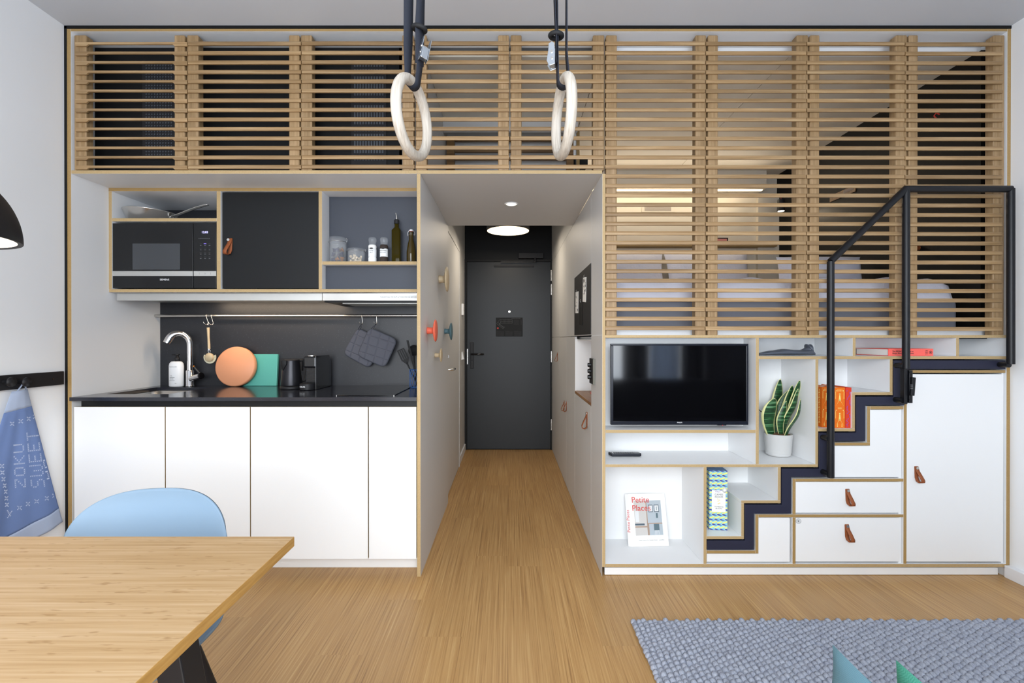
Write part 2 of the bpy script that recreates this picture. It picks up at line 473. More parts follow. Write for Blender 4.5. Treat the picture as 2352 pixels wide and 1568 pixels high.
def text(name, body, size, p, m, parent, rot=(R(90), 0, 0), align='LEFT', ext=.0004, sx=1.0, spacing=1.0):
    c = bpy.data.curves.new(name, 'FONT'); c.body = body; c.size = size; c.align_x = align; c.extrude = ext; c.space_character = spacing
    c.resolution_u = 3
    o = bpy.data.objects.new(name, c); col.objects.link(o)
    dg = bpy.context.evaluated_depsgraph_get(); me = bpy.data.meshes.new_from_object(o.evaluated_get(dg))
    bpy.data.objects.remove(o)
    from mathutils import Euler
    T = Matrix.Translation(Vector(p)) @ Euler(rot).to_matrix().to_4x4() @ Matrix.Diagonal((sx, 1, 1, 1))
    root = parent
    while root.parent: root = root.parent
    me.transform(ROOTS[root.name].inverted() @ T)
    me.materials.clear(); me.materials.append(M[m]); me.name = name
    o = bpy.data.objects.new(name, me); col.objects.link(o); o.parent = parent
    return o
def leather_pull(parent, x, y, z, side='front', s=1.0, lean=0.006):
    """folded leather strap with a rivet; side: which way the door faces"""
    if side == 'front': T = Matrix.Translation((x, y, z))
    else: T = Matrix.Translation((x, y, z)) @ Matrix.Rotation(R(-90), 4, 'Z')
    pts = [(-.004, -.001, .010), (-.003, -.003, 0), (-.002, -.006, -.012), (.003, -.018, -.034), (.007, -.026, -.052), (.008, -.024, -.062),
           (.006, -.014, -.066), (.001, -.004, -.060), (-.003, -.0015, -.045), (-.004, -.001, -.020), (-.005, -.0008, .008)]
    # front run is offset sideways as the strap leans
    pts = [(p[0]*lean/.006*s, p[1]*s, p[2]*s) for p in pts]
    mb = MB(); mb.M = T
    mb.ribbon(pts, Vector((.017*s, 0, 0)), .0025*s, 0)
    h = mb.build('handle', ['leather'], parent)
    mb = MB(); mb.M = T
    mb.cyl((-.003*s, -.0075*s, .002*s), (-.003*s, -.003*s, .002*s), .0062*s, n=16)
    mb.build('rivet', 'steel', h)
    return h
# ================================================================== room shell
CEIL, BACKY = 2.866, -3.75
XL, XR = -2.308, 2.612
m = MB(); m.box(-2.6, 2.9, -3.9, 2.95, -.06, 0); struct(m, 'floor', 'floor')
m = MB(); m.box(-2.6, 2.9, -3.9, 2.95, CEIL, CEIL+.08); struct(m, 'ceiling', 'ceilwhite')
m = MB(); m.box(XL-.1, XL, -3.9, .66, 0, CEIL); struct(m, 'wall_left', 'wallwhite')
m = MB(); m.box(XR, XR+.1, -3.9, 2.12, 0, CEIL); struct(m, 'wall_right', 'wallwhite')
m = MB(); m.box(XR-.032, XR, -3.7, -.002, 0, .062); struct(m, 'baseboard_right', 'baseboard', bevel=.002)
# window wall behind the camera
m = MB()
m.box(XL-.1, -1.7, BACKY-.12, BACKY, 0, CEIL); m.box(2.4, XR+.1, BACKY-.12, BACKY, 0, CEIL)
m.box(-1.7, 2.4, BACKY-.12, BACKY, 0, .12); m.box(-1.7, 2.4, BACKY-.12, BACKY, 2.68, CEIL)
struct(m, 'wall_window', 'wallwhite')
wf = MB()
for x in (-1.7, -.35, 1.0, 2.35): wf.box(x, x+.05, BACKY-.1, BACKY-.04, .12, 2.68)
wf.box(-1.7, 2.4, BACKY-.1, BACKY-.04, .12, .17); wf.box(-1.7, 2.4, BACKY-.1, BACKY-.04, 2.63, 2.68)
struct(wf, 'window_1', 'black')
def curtain(x0, x1, matn, label):
    n = int((x1-x0)/.012)
    def fn(u, v):
        x = x0+(x1-x0)*u; return (x, BACKY+.10+.03*math.sin(x*62)+.01*math.sin(x*23+1), .02+2.80*v)
    mb = MB(); mb.grid(fn, n, 3); o = mb.build('curtain', matn, solid=.003)
    tag(o, label, 'curtain')
curtain(1.50, 1.84, 'curtain', 'dark curtain hanging beside the pale curtain behind the sofa')
curtain(1.85, 2.24, 'sheer', 'pale curtain hanging between two dark curtains behind the sofa')
curtain(2.25, 2.55, 'curtain', 'dark curtain hanging in the corner by the right wall')
def sc(u, v): return (XR-.06+.02*math.sin(u*70), -3.55+1.15*u, .02+2.80*v)
mb = MB(); mb.grid(sc, 90, 3); tag(mb.build('curtain', 'curtain', solid=.003), 'unseen dark curtain added along the right wall beside the sofa', 'curtain')  # out of view, added so the television reflects dark at its right
# black strips standing in for the shade in the gap around the built-in frame
m = MB(); m.box(XL+.0003, -2.2945, -.0015, .02, 0, 2.862); struct(m, 'gap_shade_1', 'deepblack')
m = MB(); m.box(XL+.0003, XR-.0003, -.0015, .02, 2.8505, 2.8655); struct(m, 'gap_shade_2', 'deepblack')

# unseen walls added behind kitchen and under-bed storage to stop sky light leaking in
m = MB(); m.box(XL-.1, -.6, .66, .76, 0, CEIL); struct(m, 'wall_kitchen', 'wallwhite')
m = MB(); m.box(.53, XR+.1, 2.031, 2.12, 0, 1.239); m.box(.507, XR+.1, 2.051, 2.12, 1.239, CEIL); struct(m, 'wall_storage', 'wallwhite')
m = MB(); m.box(.507, .529, .33, 2.95, 0, .829); m.box(.507, .529, 1.02, 2.95, .829, 1.239); m.box(.507, .529, 2.04, 2.95, 1.239, CEIL); struct(m, 'wall_corridor_right', 'wallwhite')
# corridor shell
m = MB(); m.box(-.60, -.492, 1.112, 2.95, 0, 2.56)
struct(m, 'wall_corridor_left', 'hallgrey')
m = MB(); m.box(-.66, .66, 2.84, 2.95, 0, 2.62); struct(m, 'wall_corridor_end', 'deepblack')
m = MB(); m.box(-.60, .60, 1.115, 2.84, 2.56, 2.62); struct(m, 'ceiling_corridor', 'deepblack')
m = MB(); m.box(-.492, -.480, 2.13, 2.838, 0, .07); struct(m, 'baseboard_corridor', 'baseboard')

# loft shell: room seen through the slats
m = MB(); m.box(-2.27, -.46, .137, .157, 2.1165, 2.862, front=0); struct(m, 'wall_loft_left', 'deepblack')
m = MB(); m.box(-.60, -.462, .158, 1.11, 2.1165, 2.86); m.box(-.60, -.58, .137, .158, 2.1165, 2.86); m.box(-.58,-.462,.12,.158,2.1165,2.86)
struct(m, 'wall_loft_corridor', 'hallgrey')
m = MB()
for x0, x1 in ((-.46, .512), (.516, 1.551), (1.555, 2.588)): m.box(x0, x1, .16, 2.03, 2.80, 2.815)
m.box(-.46, 2.588, .16, 2.03, 2.8155, 2.83)
struct(m, 'ceiling_loft', 'loftbeige')
m = MB(); m.box(.507, 2.60, 2.03, 2.05, 1.24, 2.83); struct(m, 'wall_loft_back', 'loftbeige')
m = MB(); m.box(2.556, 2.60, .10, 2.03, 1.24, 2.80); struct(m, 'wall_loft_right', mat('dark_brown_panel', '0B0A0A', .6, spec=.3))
m = MB(); m.box(.5065, .53, 1.06, 2.03, 1.275, 2.80, front=1); struct(m, 'wall_loft_inner', ['hallgrey', 'edge_dark'])

# ================================================================== the built-in frame
fr = thing('built_in_surround', 'white built-in frame with plywood edges around kitchen, hallway opening and loft', 'frame', (-2.285, 0, 0))
FD = .62
def board(name, parent, x0, x1, y0, y1, z0, z1, e='edge', m='white', bev=.0008):
    return box(name, [m, e], parent, x0, x1, y0, y1, z0, z1, bev, front=1)
board('side_panel', fr, -2.295, -2.274, 0, .659, 0, 2.850, 'edge_dark')
board('side_panel', fr, 2.592, 2.611, 0, .32, 0, 2.850, 'edge_dark')
board('top_panel', fr, -2.2735, 2.5915, 0, .137, 2.836, 2.850, 'edge_dark')
board('platform_board', fr, -2.2735, -.4773, 0, FD, 2.098, 2.116, 'edge')
board('platform_board', fr, -.4770, .4870, 0, 1.11, 2.098, 2.116, 'edge', 'hallgrey')
board('divider_panel', fr, -.4765, -.4580, 0, 1.11, 0, 2.0975, 'edge', 'hallgrey')
# top white board behind the slats on the right (soffit)
board('soffit_board', fr, .4890, 2.5910, .138, .16, 2.80, 2.845, 'white')

# ================================================================== slatted screens
def slat_mesh(x0, x1, notch):
    mb = MB(); h = .0104; d0, d1 = -.0045, .0055
    if notch:
        a, b = x0+.062, x1-.070
        poly = [(x0, -h), (a-.004, -h), (a+.006, -h+.0085), (b-.006, -h+.0085), (b+.004, -h), (x1, -h), (x1, h), (x0, h)]
        mb.prism(poly, d0, d1)
    else: mb.prism([(d0, -h), (d1, -h), (d1, h), (d0+.0035, h), (d0, h*.25)], x0, x1, 0, 'yz')
    return mb
def screen(label, x0, x1, st, n, top, zb, notch=False, group='slatted oak screens of the loft'):
    D = 2.428
    X0, X1 = Xp(x0, D), Xp(x1, D)
    t = thing('slatted_screen', label, 'screen', (X0, 0, zb+.001), group=group)
    first = None
    for i in range(n):
        z = Zp(top+21.9*i, D)
        if first is None:
            mb = slat_mesh(0, X1-X0-.0015, notch)
            first = mb.build('slat', 'oakH', t, .0016, 2, world=False); o = first
        else:
            o = first.copy(); col.objects.link(o)
        o.location = (random.uniform(-.0004, .0004), 0, z-(zb+.001))
    for a, b in st:
        mb = MB(); Da = 2.456
        mb.box(Xp(a, Da), Xp(b, Da), .0060, .052, zb+.001, 2.822)
        mb.build('stile', 'oakV', t, .006, 3)
ZL, ZR = 2.116, 1.2555
S = [('slatted oak screen above the microwave, nearest the left wall', 170.5, 429, [(175, 203), (404, 428)], 14, 98.5, ZL, True),
     ('slatted oak screen above the charcoal cupboard door, second from left', 430, 691, [(433, 459), (666, 690)], 14, 96.5, ZL, False),
     ('slatted oak screen above the spice shelf, left of the left gym ring', 692, 952.5, [(693, 719), (925, 951)], 14, 96, ZL, False),
     ('slatted oak screen over the left half of the hallway opening', 954, 1170.5, [(956, 981), (1144, 1169)], 14, 96, ZL, False),
     ('slatted oak screen over the right half of the hallway opening', 1172, 1388, [(1173, 1198), (1361, 1387)], 14, 96, ZL, False),
     ('tall slatted oak screen directly above the television', 1390.5, 1621, [(1391, 1416), (1595, 1620)], 31, 96.3, ZR, False),
     ('tall slatted oak screen above the snake plant', 1622.5, 1854, [(1624, 1647), (1826, 1853)], 31, 96.8, ZR, False),
     ('tall slatted oak screen behind the sloping handrail', 1855.5, 2080.5, [(1857, 1879), (2053, 2079)], 31, 97, ZR, False),
     ('tall slatted oak screen at the right wall above the tall cupboard', 2082, 2307, [(2083, 2104), (2276, 2302)], 31, 98, ZR, False)]
for s in S: screen(*s)

# ================================================================== things in the loft
def vent_panel(px0, px1, py0, py1, dx, dy, slots, label):
    t = thing('vent_panel', label, 'vent', (Xp((px0+px1)/2, 2.572), .128, Zp(py1, 2.572)))
    X0, X1, Z0, Z1 = Xp(px0-8, 2.572), Xp(px1+8, 2.572), Zp(py1+8, 2.572), Zp(py0-8, 2.572)
    box('plate', 'black', t, X0, X1, .131, .1365, Z0, Z1, .001)
    mb = MB(); px = px0
    while px <= px1:
        py = py0
        while py <= py1:
            x, z = XZ(px, py, 2.569)
            if slots: mb.box(x-.0045, x+.0045, .1285, .131, z-.013, z+.013)
            else: mb.cyl((x, .1285, z), (x, .131, z), .0042, n=8, smooth=False)
            py += dy
        px += dx
    mb.build('perforation', mat('perforation_grey', '5A5E64', .35, metal=.6), t)
vent_panel(336, 394, 150, 358, 6.4, 6.6, False, 'black perforated vent plate behind the slats above the microwave')
vent_panel(815, 880, 148, 372, 6.4, 16.5, True, 'black slotted vent plate behind the slats above the spice shelf')
# louvred wooden rack on the hallway loft
hd = thing('header_panel', 'pale panel hanging above the dark timber rack behind the hallway screens', 'panel', (0, .86, 2.70))
box('panel_board', ['hallgrey'], hd, -.461, .4870, .86, .885, 2.70, 2.7995, .001)
lr = thing('timber_rack', 'dark timber rack lying behind the slats over the hallway', 'rack', (0, 1.03, 2.117))
zt = Zp(318, 3.47)
for a, b in ((1027, 1045), (1300, 1316)): box('rack_post', 'oakdark', lr, Xp(a, 3.47), Xp(b, 3.47), 1.0, 1.03, 2.1165, zt)
for a, b in ((318, 327), (346, 352), (364, 370)): box('crossbar', 'oakdark', lr, Xp(1045.5, 3.47), Xp(1299.5, 3.47), 1.005, 1.025, Zp(b, 3.47), Zp(a, 3.47))
m = MB(); m.box(-.46, .487, 1.085, 1.105, 2.1165, 2.80); struct(m, 'wall_loft_middle', 'hallgrey')
# LED cove and upper unit on the back wall
cv = thing('cove_cabinet', 'shallow cabinet with a lit strip high on the loft back wall', 'cabinet', (1.3, 1.95, 2.64))
box('casing', 'loftbeige', cv, .54, Xp(1752, 4.40), 1.90, 2.029, Zp(437, 4.40), 2.7995)
box('light_strip', 'ledglow', cv, .56, Xp(1750, 4.38), 1.93, 1.96, Zp(437, 4.40)-.008, Zp(437, 4.40)-.0005)
gr = thing('air_grille', 'perforated air grille on the lit loft back wall', 'grille', (Xp(1510, 4.46), 2.026, Zp(485, 4.46)))
box('plate', 'loftbeige', gr, Xp(1474, 4.46), Xp(1548, 4.46), 2.022, 2.0295, Zp(487, 4.46), Zp(472, 4.46), .001)
mb = MB()
for i in range(24):
    for j in range(4):
        x, z = XZ(1482+i*2.55, 475.5+j*2.5, 4.458); mb.box(x-.0032, x+.0032, 2.0195, 2.0218, z-.0032, z+.0032)
mb.build('perforation', 'leatherin', gr)
ld = thing('bed_ledge', 'thin wooden ledge running along the loft back wall above the pillows', 'ledge', (1.4, 1.95, Zp(566, 4.38)))
box('ledge_board', ['edge_dark'], ld, .54, Xp(1784, 4.38), 1.93, 2.029, Zp(566, 4.38), Zp(562, 4.38), .001)
cn = thing('corner_panel', 'narrow pale upright panel in the loft corner beside the reading lamp', 'panel', (Xp(1762, 4.42), 1.98, ZR))
box('panel_board', 'loftbeige', cn, Xp(1741, 4.43), 2.5555, 1.99, 2.029, 1.2565, 2.6, .001)
pf = thing('framed_picture', 'small pink picture in black frame standing on the loft ledge', 'picture', (Xp(1665, 4.3), 1.94, Zp(562, 4.38)))
box('picture_frame', 'black', pf, Xp(1630, 4.33), Xp(1678, 4.33), 1.940, 1.955, Zp(562, 4.38)+.0005, Zp(543, 4.33), .001)
box('print', 'pink', pf, Xp(1633, 4.33), Xp(1675, 4.33), 1.938, 1.9398, Zp(561, 4.33)+.004, Zp(545.5, 4.33))
# reading lamp on the dark wall
rl = thing('reading_lamp', 'black cylinder reading lamp with red cord on the dark loft wall', 'lamp', (2.555, 1.62, 2.40))
mb = MB(); c = P(1794, 470, 4.12)
mb.cyl(c+Vector((0, 0, -.055)), c+Vector((0, 0, .045)), .033, .030, n=24)
mb.build('lamp_shade', 'black', rl)
mb = MB(); mb.cyl(c+Vector((0, 0, -.0575)), c+Vector((0, 0, -.0552)), .026, n=20); mb.build('bulb', 'bulbglow', rl)
mb = MB(); mb.tube([c+Vector((0, 0, .046)), c+Vector((0, 0, .07)), Vector((2.548, c.y-.02, c.z+.055))], .004, 8); mb.build('arm', 'redcord', rl)
mb = MB(); mb.cyl((2.5555, c.y-.02, c.z+.03), (2.542, c.y-.02, c.z+.03), .045, n=28); mb.build('wall_plate', 'walnut', rl)
sg = thing('wall_sign', 'small dark brown and cream sign on the dark loft wall', 'sign', (2.55, 1.14, 2.33))
mb = MB(); mb.box(2.549, 2.5555, 1.01, 1.285, 2.325, 2.375); mb.build('sign_plate', 'oakdark', sg, .001)
mb = MB(); mb.box(2.5475, 2.5488, 1.03, 1.13, 2.345, 2.368); mb.build('print', 'leatherin', sg)
pg = thing('wall_peg', 'tan leather wrapped peg on the dark loft wall beside handrail post', 'peg', (2.555, .45, 1.76))
mb = MB(); a = P(2104, 568, 2.905); mb.cyl((2.5555, a.y+.02, a.z), (a.x-.022, a.y, a.z-.004), .015, n=16); mb.build('peg_sleeve', 'leather', pg)
mb = MB(); mb.cyl((a.x-.022, a.y, a.z-.004), (a.x-.045, a.y-.01, a.z-.010), .012, .010, n=16); mb.build('peg_end', 'steel', pg)
hk = thing('wall_hook', 'small red hook high on the dark loft wall by the right screen', 'hook', (2.555, .2, 2.5))
mb = MB(); a = P(2150, 266, 2.78)
mb.tube([(2.555, a.y, a.z-.02), (a.x+.005, a.y, a.z-.02), (a.x-.012, a.y, a.z), (a.x, a.y, a.z+.018), (a.x+.02, a.y, a.z+.008)], .004, 8); mb.build('hook_wire', 'redcord', hk)

# bed
bd = thing('loft_bed', 'bed with grey felt base and white linen on the loft platform', 'bed', (1.5, .95, 1.26))
m = MB(); m.box(.532, 2.590, .3225, 2.029, 1.240, 1.2545); struct(m, 'floor_loft', 'white')
mb = MB(); mb.box(.56, 2.53, .20, 1.86, 1.2565, 1.455); mb.build('bed_base', 'felt', bd, .02, 3)
def duvet(u, v):
    # rounded slab
    x = .555+1.955*u; y = .185+1.66*v
    e = min(u, 1-u)*1.955; e2 = min(v, 1-v)*1.66
    r = .085; k = 1
    for q in (e, e2):
        if q < r: k = min(k, math.sqrt(max(0, 1-((r-q)/r)**2)))
    z = 1.456+.13*k + .006*math.sin(x*17+y*9)*k+.005*math.sin(x*31-y*14)*k
    return (x, y, z)
mb = MB(); mb.grid(duvet, 90, 60)
mb.box(.60, 2.48, .24, 1.80, 1.4555, 1.52)
mb.build('duvet', 'bedlinen', bd)
def pillow_mb(w_, h_, t_, mbx=None, nu=24):
    mb = mbx or MB()
    def side(sgn):
        def fn(u, v):
            a, b = 2*u-1, 2*v-1
            k = max(0, (1-abs(a)**2.6))**.5*max(0, (1-abs(b)**2.6))**.5
            px = 1-.07*(1-abs(b)**2)*0-.06*(1-b*b)*abs(a)**3; py = 1-.06*(1-a*a)*abs(b)**3
            return (a*w_/2*px, sgn*t_/2*k, b*h_/2*py)
        return fn
    mb.grid(side(-1), nu, nu); f = side(1); mb.grid(lambda u, v: f(1-u, v), nu, nu)
    return mb
for i, (x, lab) in enumerate(((1.02, 'plump white pillow leaning on the loft back wall, the left one'), (1.79, 'plump white pillow leaning on the loft back wall, nearer the reading lamp'))):
    t = thing('pillow', lab, 'pillow', (x, 1.76, 1.60), group='white pillows on the loft bed')
    mb = MB(); mb.M = Matrix.Translation((x, 1.76, 1.812)) @ Matrix.Rotation(R(-18), 4, 'X'); pillow_mb(.76, .44, .20, mb); mb.build('pillowcase', 'bedlinen', t)
t = thing('pillow', 'white pillow lit warm by the reading lamp at the dark loft wall', 'pillow', (2.30, .80, 1.60), group='white pillows on the loft bed')
mb = MB(); mb.M = Matrix.Translation((2.20, .88, 1.715)) @ Matrix.Rotation(R(-8), 4, 'X'); pillow_mb(.60, .22, .20, mb); mb.build('pillowcase', 'bedlinen', t)
# white kick rail in front of the bed
kr = thing('loft_sill', 'low white rail along the foot of the tall oak screens', 'rail', (1.5, .07, 1.256))
box('rail_board', 'white', kr, .4900, 2.5900, .075, .093, 1.2560, Zp(757.5, 2.515), .001)
# ================================================================== storage wall under the loft
su = thing('storage_wall', 'white open shelving unit with plywood edges and drawers under the loft', 'shelving unit', (1.55, 0, 0))
SD = .312
def bpx(name, x0, y0, x1, y1, depth=SD, e='edge', D=DIST, yf=0.0):
    X0, X1 = Xp(x0, D, (y0+y1)/2), Xp(x1, D, (y0+y1)/2); Z0, Z1 = Zp(y1, D), Zp(y0, D)
    return board(name, su, X0, X1, yf, yf+depth, Z0, Z1, e)
g = .12
bpx('top_shelf', 1390.8, 769.4, 2311.5, 775.6, .32)
bpx('bottom_panel', 1391, 1294.8, 2311, 1302, .32)
bpx('side_panel', 1383.4, 398.7, 1390.6, 1302, .32)
bpx('divider', 1736, 775.8, 1743, 1065.8)
bpx('shelf', 1391, 987, 1735.8, 994, .303)
bpx('shelf', 1391, 1066, 1879, 1072.5)
bpx('divider', 1616, 1072.7, 1623, 1294.6)
bpx('shelf', 1743.2, 818, 2311.5, 824.3)
bpx('divider', 1958.5, 775.8, 1965.3, 817.8)
bpx('divider', 2196, 775.8, 2203, 817.8)
bpx('divider', 1872.8, 824.5, 1879.4, 1065.8)
bpx('divider', 2043.6, 824.5, 2050.4, 900.3)
bpx('shelf', 1957, 900.5, 2050.4, 907)
bpx('divider', 1957, 907.2, 1963.9, 983.5)
bpx('shelf', 1879.6, 983.7, 1963.9, 990.4)
bpx('divider', 1786.5, 1072.7, 1793.4, 1148.6)
bpx('shelf', 1702.5, 1148.8, 1793.4, 1155.4)
bpx('divider', 1702.5, 1155.6, 1709, 1230.8)
bpx('shelf', 1623.2, 1231, 1709, 1238)
# lower carcass that follows the stair
bpx('lower_shelf', 1623.2, 1263.8, 1735, 1270.6, .28, 'edge_dark')
bpx('lower_divider', 1735.2, 1181, 1742, 1270.6, .28, 'edge_dark')
bpx('lower_shelf', 1742.2, 1181, 2075, 1187.5, .28, 'edge_dark')
bpx('lower_divider', 1820.3, 1187.7, 1827.5, 1294.6, .28, 'edge_dark')
bpx('lower_divider', 1820.3, 1099, 1827.5, 1180.8, .28, 'edge_dark')
bpx('lower_shelf', 1827.7, 1099, 2075, 1105.6, .28, 'edge_dark')
bpx('lower_divider', 1907, 1016.2, 1913.8, 1098.8, .28, 'edge_dark')
bpx('lower_shelf', 1914, 1016.2, 1998.4, 1022.7, .28, 'edge_dark')
bpx('lower_divider', 1991.6, 932.5, 1998.4, 1016, .28, 'edge_dark')
bpx('lower_shelf', 1998.6, 932.5, 2075, 939.8, .28, 'edge_dark')
bpx('lower_divider', 2075.3, 927, 2082.5, 1294.6, .32, 'edge_dark')
bpx('lower_shelf', 2086, 849.8, 2309.5, 856.2, .28, 'edge_dark')
# backs, each set where its bay ends
def back(x0, y0, x1, y1, yb, name='back_panel'):
    return box(name, 'white', su, Xp(x0), Xp(x1), yb, yb+.008, Zp(y1), Zp(y0))
back(1391, 776, 1736, 987, .127)
back(1391, 994, 1736, 1066, .303)
back(1391, 1072.5, 1617, 1295, .306)
back(1743, 776, 2311, 818, .306)
back(1743, 824, 1873, 1066, .306)
back(1879, 824, 2050, 985, .3065)
back(1623, 1072.5, 1793, 1232, .3065)
# plinth
box('plinth', 'white', su, Xp(1390.8), Xp(2302), .018, .035, .002, Zp(1303, 2.46), .001)
# little round emblem sticker on the lower drawer carcass
def door(name, polys, yf=.006, pull=None, s=1.0):
    mb = MB()
    d = DIST+yf
    mb.prism([(Xp(a, d), Zp(b, d)) for a, b in polys], yf, yf+.018)
    o = mb.build(name, 'white', su, .0012, 2)
    if pull: leather_pull(o, Xp(pull[0], d), yf, Zp(pull[1], d), s=s)
    return o
door('small_panel', [(1742.8, 1188.5), (1742.8, 1271.4), (1624, 1271.4), (1624, 1290), (1815, 1290), (1815, 1188.5)][::1], .008)
door('drawer', [(1828.3, 1106.4), (1828.3, 1177.5), (2067.6, 1177.5), (2067.6, 1106.4)], .006, (1948.6, 1127), 1.12)
door('drawer', [(1828.3, 1188.6), (1828.3, 1289.5), (2067, 1289.5), (2067, 1188.6)], .006, (1947.4, 1208.5), 1.15)
door('step_panel', [(1999, 940.6), (1999, 1023.4), (1914.5, 1023.4), (1914.5, 1095.6), (2068, 1095.6), (2068, 940.6)], .008)
door('tall_door', [(2083.2, 859), (2083.2, 1289.6), (2305, 1289.6), (2305, 859)], .004, (2107, 1075), 1.1)
# white inner cheeks seen at the right of the doors
box('inner_cheek', 'white', su, Xp(2068.6), Xp(2075.2), .012, .25, Zp(1294.5), Zp(1105.8))
box('inner_cheek', 'white', su, Xp(2306), Xp(2311), .012, .25, Zp(1294.5), Zp(857))
box('inner_cheek', 'white', su, Xp(2068.8), Xp(2075.2), .012, .25, Zp(1098.8), Zp(940))
box('inner_back', 'white', su, Xp(1624), Xp(2311), .262, .27, Zp(1294.5), Zp(1272))
mb = MB(); c = P(1834, 1196.5, 2.4455)
mb.lathe([(.0135, 0), (.0135, -.0006), (.0122, -.0006), (.0122, 0)], (c.x, c.y, c.z), 'y', 28)
mb.lathe([(.0085, 0), (.0085, -.0006), (.0075, -.0006), (.0075, 0)], (c.x, c.y, c.z), 'y', 28)
mb.box(c.x-.003, c.x+.003, c.y-.0006, c.y, c.z-.004, c.z+.004)
mb.build('emblem', 'ink', su)
# little tab under the TV bay and the cable in the plant bay
mb = MB(); mb.tube([P(1742.5, 940, 2.60), P(1747, 944, 2.61), P(1753, 948, 2.63), P(1760, 949, 2.68)], .0022, 8)
cb = thing('cable', 'thin black cable coming out of the shelf side behind the plant', 'cable', tuple(P(1745, 942, 2.6))); mb.build('cord', 'black', cb)

# ------------------------------------------------------------------ black stair nested in the unit
st = thing('pull_out_stair', 'black steel zigzag stair with tube handrail set into the shelving', 'stair', (2.0, 0, Zp(1262)))
D0 = 2.434
poly = [(1624.6, 1241.5), (1624.6, 1262.3), (1732, 1262.3), (1732, 1179.3), (1817.3, 1179.3), (1817.3, 1095), (1901.6, 1095), (1901.6, 1013), (1987.6, 1013), (1987.6, 930.6), (2078, 930.6), (2078, 847.6), (2309.8, 847.6), (2309.8, 827.3),
        (2053, 827.3), (2053, 910.5), (1967, 910.5), (1967, 993.5), (1881.5, 993.5), (1881.5, 1076.3), (1796, 1076.3), (1796, 1159), (1711, 1159), (1711, 1241.5)]
mb = MB(); mb.prism([(Xp(a, D0, b), Zp(b, D0)) for a, b in poly], -.006, .012)
mb.build('stringer', 'stairblack', st, .0015, 2)
# treads run back into the unit
for (xa, xb, yt) in ((1624.8, 1710.9, 1243.5), (1711.2, 1795.8, 1161), (1796.2, 1881.3, 1078.3), (1881.7, 1966.8, 995.5), (1967.2, 2052.8, 912.5), (2053.2, 2309.6, 829.5)):
    box('tread', 'deepblack', st, Xp(xa, D0), Xp(xb, D0), .0125, .26, Zp(yt+15, D0), Zp(yt, D0))
# handrail tubes
DR, RT = 2.386, .0168
h0, h1, h2, h3, h4 = P(1907.8, 1096, DR), P(1907.8, 600, DR), P(2080, 434, DR), P(2321.5, 434, DR), P(2321.5, 836, DR)
def mitred(pts, r, n=20):
    pts = [Vector(p) for p in pts]; vs = []; m_ = len(pts)
    for i, p in enumerate(pts):
        if i == 0: nrm = (pts[1]-p).normalized(); k = 1; ax = Vector((0, 1, 0)).cross(nrm).normalized()
        elif i == m_-1: nrm = (p-pts[i-1]).normalized(); k = 1; ax = Vector((0, 1, 0)).cross(nrm).normalized()
        else:
            a, b = (p-pts[i-1]).normalized(), (pts[i+1]-p).normalized()
            t = (a+b).normalized(); ax = Vector((0, 1, 0)).cross(t).normalized(); k = 1/max(.3, a.dot(t))
        for q in range(n):
            an = 2*math.pi*q/n; vs.append(p + Vector((0, 1, 0))*(r*math.cos(an)) + ax*(r*k*math.sin(an)))
    fs = [(j*n+q, j*n+(q+1) % n, (j+1)*n+(q+1) % n, (j+1)*n+q) for j in range(m_-1) for q in range(n)]
    mb = MB(); mb.add(vs, fs, 0, True); mb.add(vs, [tuple(reversed(range(n))), tuple((m_-1)*n+q for q in range(n))])
    return mb
mitred([h1, h2, h3], RT).build('handrail', 'railblack', st)
mitred([h0, h1+Vector((0, 0, -.001))], RT).build('post', 'railblack', st)
mitred([h4, h3+Vector((0, 0, .0))], RT).build('post', 'railblack', st)
mb = mitred([P(2081, 846, DR), P(2081, 436, DR)], RT); mb.build('post', 'railblack', st)
mb = MB(); a, b = P(2078, 927, DR), P(2078, 846, DR)
mb.box(a.x-.013, a.x+.004, a.y-.014, a.y+.014, a.z, b.z); mb.build('post_foot', 'railblack', st, .003)
for px, py in ((1907.8, 1008), (1907.8, 1089), (2080, 840), (2078, 920), (2321.5, 838)):
    a = P(px, py, DR); mb = MB(); mb.cyl((a.x-.008, a.y, a.z), (a.x-.008, -.004, a.z), .0135, n=20); mb.build('standoff', 'railblack', st)
lt = MB(); a, b = P(2090, 925, 2.378), P(2090, 850, 2.378)
lt.box(a.x-.012, a.x+.006, a.y-.01, a.y+.012, a.z, b.z); lo = lt.build('latch', 'railblack', st, .002)
a, b = P(2092, 908, 2.372), P(2095, 866, 2.365)
mb = MB(); mb.M = Matrix.Translation((a+b)/2) @ Matrix.Rotation(R(4), 4, 'Y')
hh = (b.z-a.z)/2; mb.box(-.009, .010, -.012, .010, -hh, hh); mb.build('latch_lever', 'railblack', lo, .002)
mb = MB()
for k in range(3):
    p = P(2094, 884+k*4.2, 2.352); mb.box(p.x-.006, p.x+.006, p.y-.001, p.y+.001, p.z-.0012, p.z+.0012)
mb.build('lettering', 'ink', lo)
mb = MB()
for py in (855, 918):
    p = P(2091, py, 2.366); mb.cyl((p.x, p.y, p.z), (p.x, p.y+.006, p.z), .005, n=14)
mb.build('bolt', 'railblack', lo)

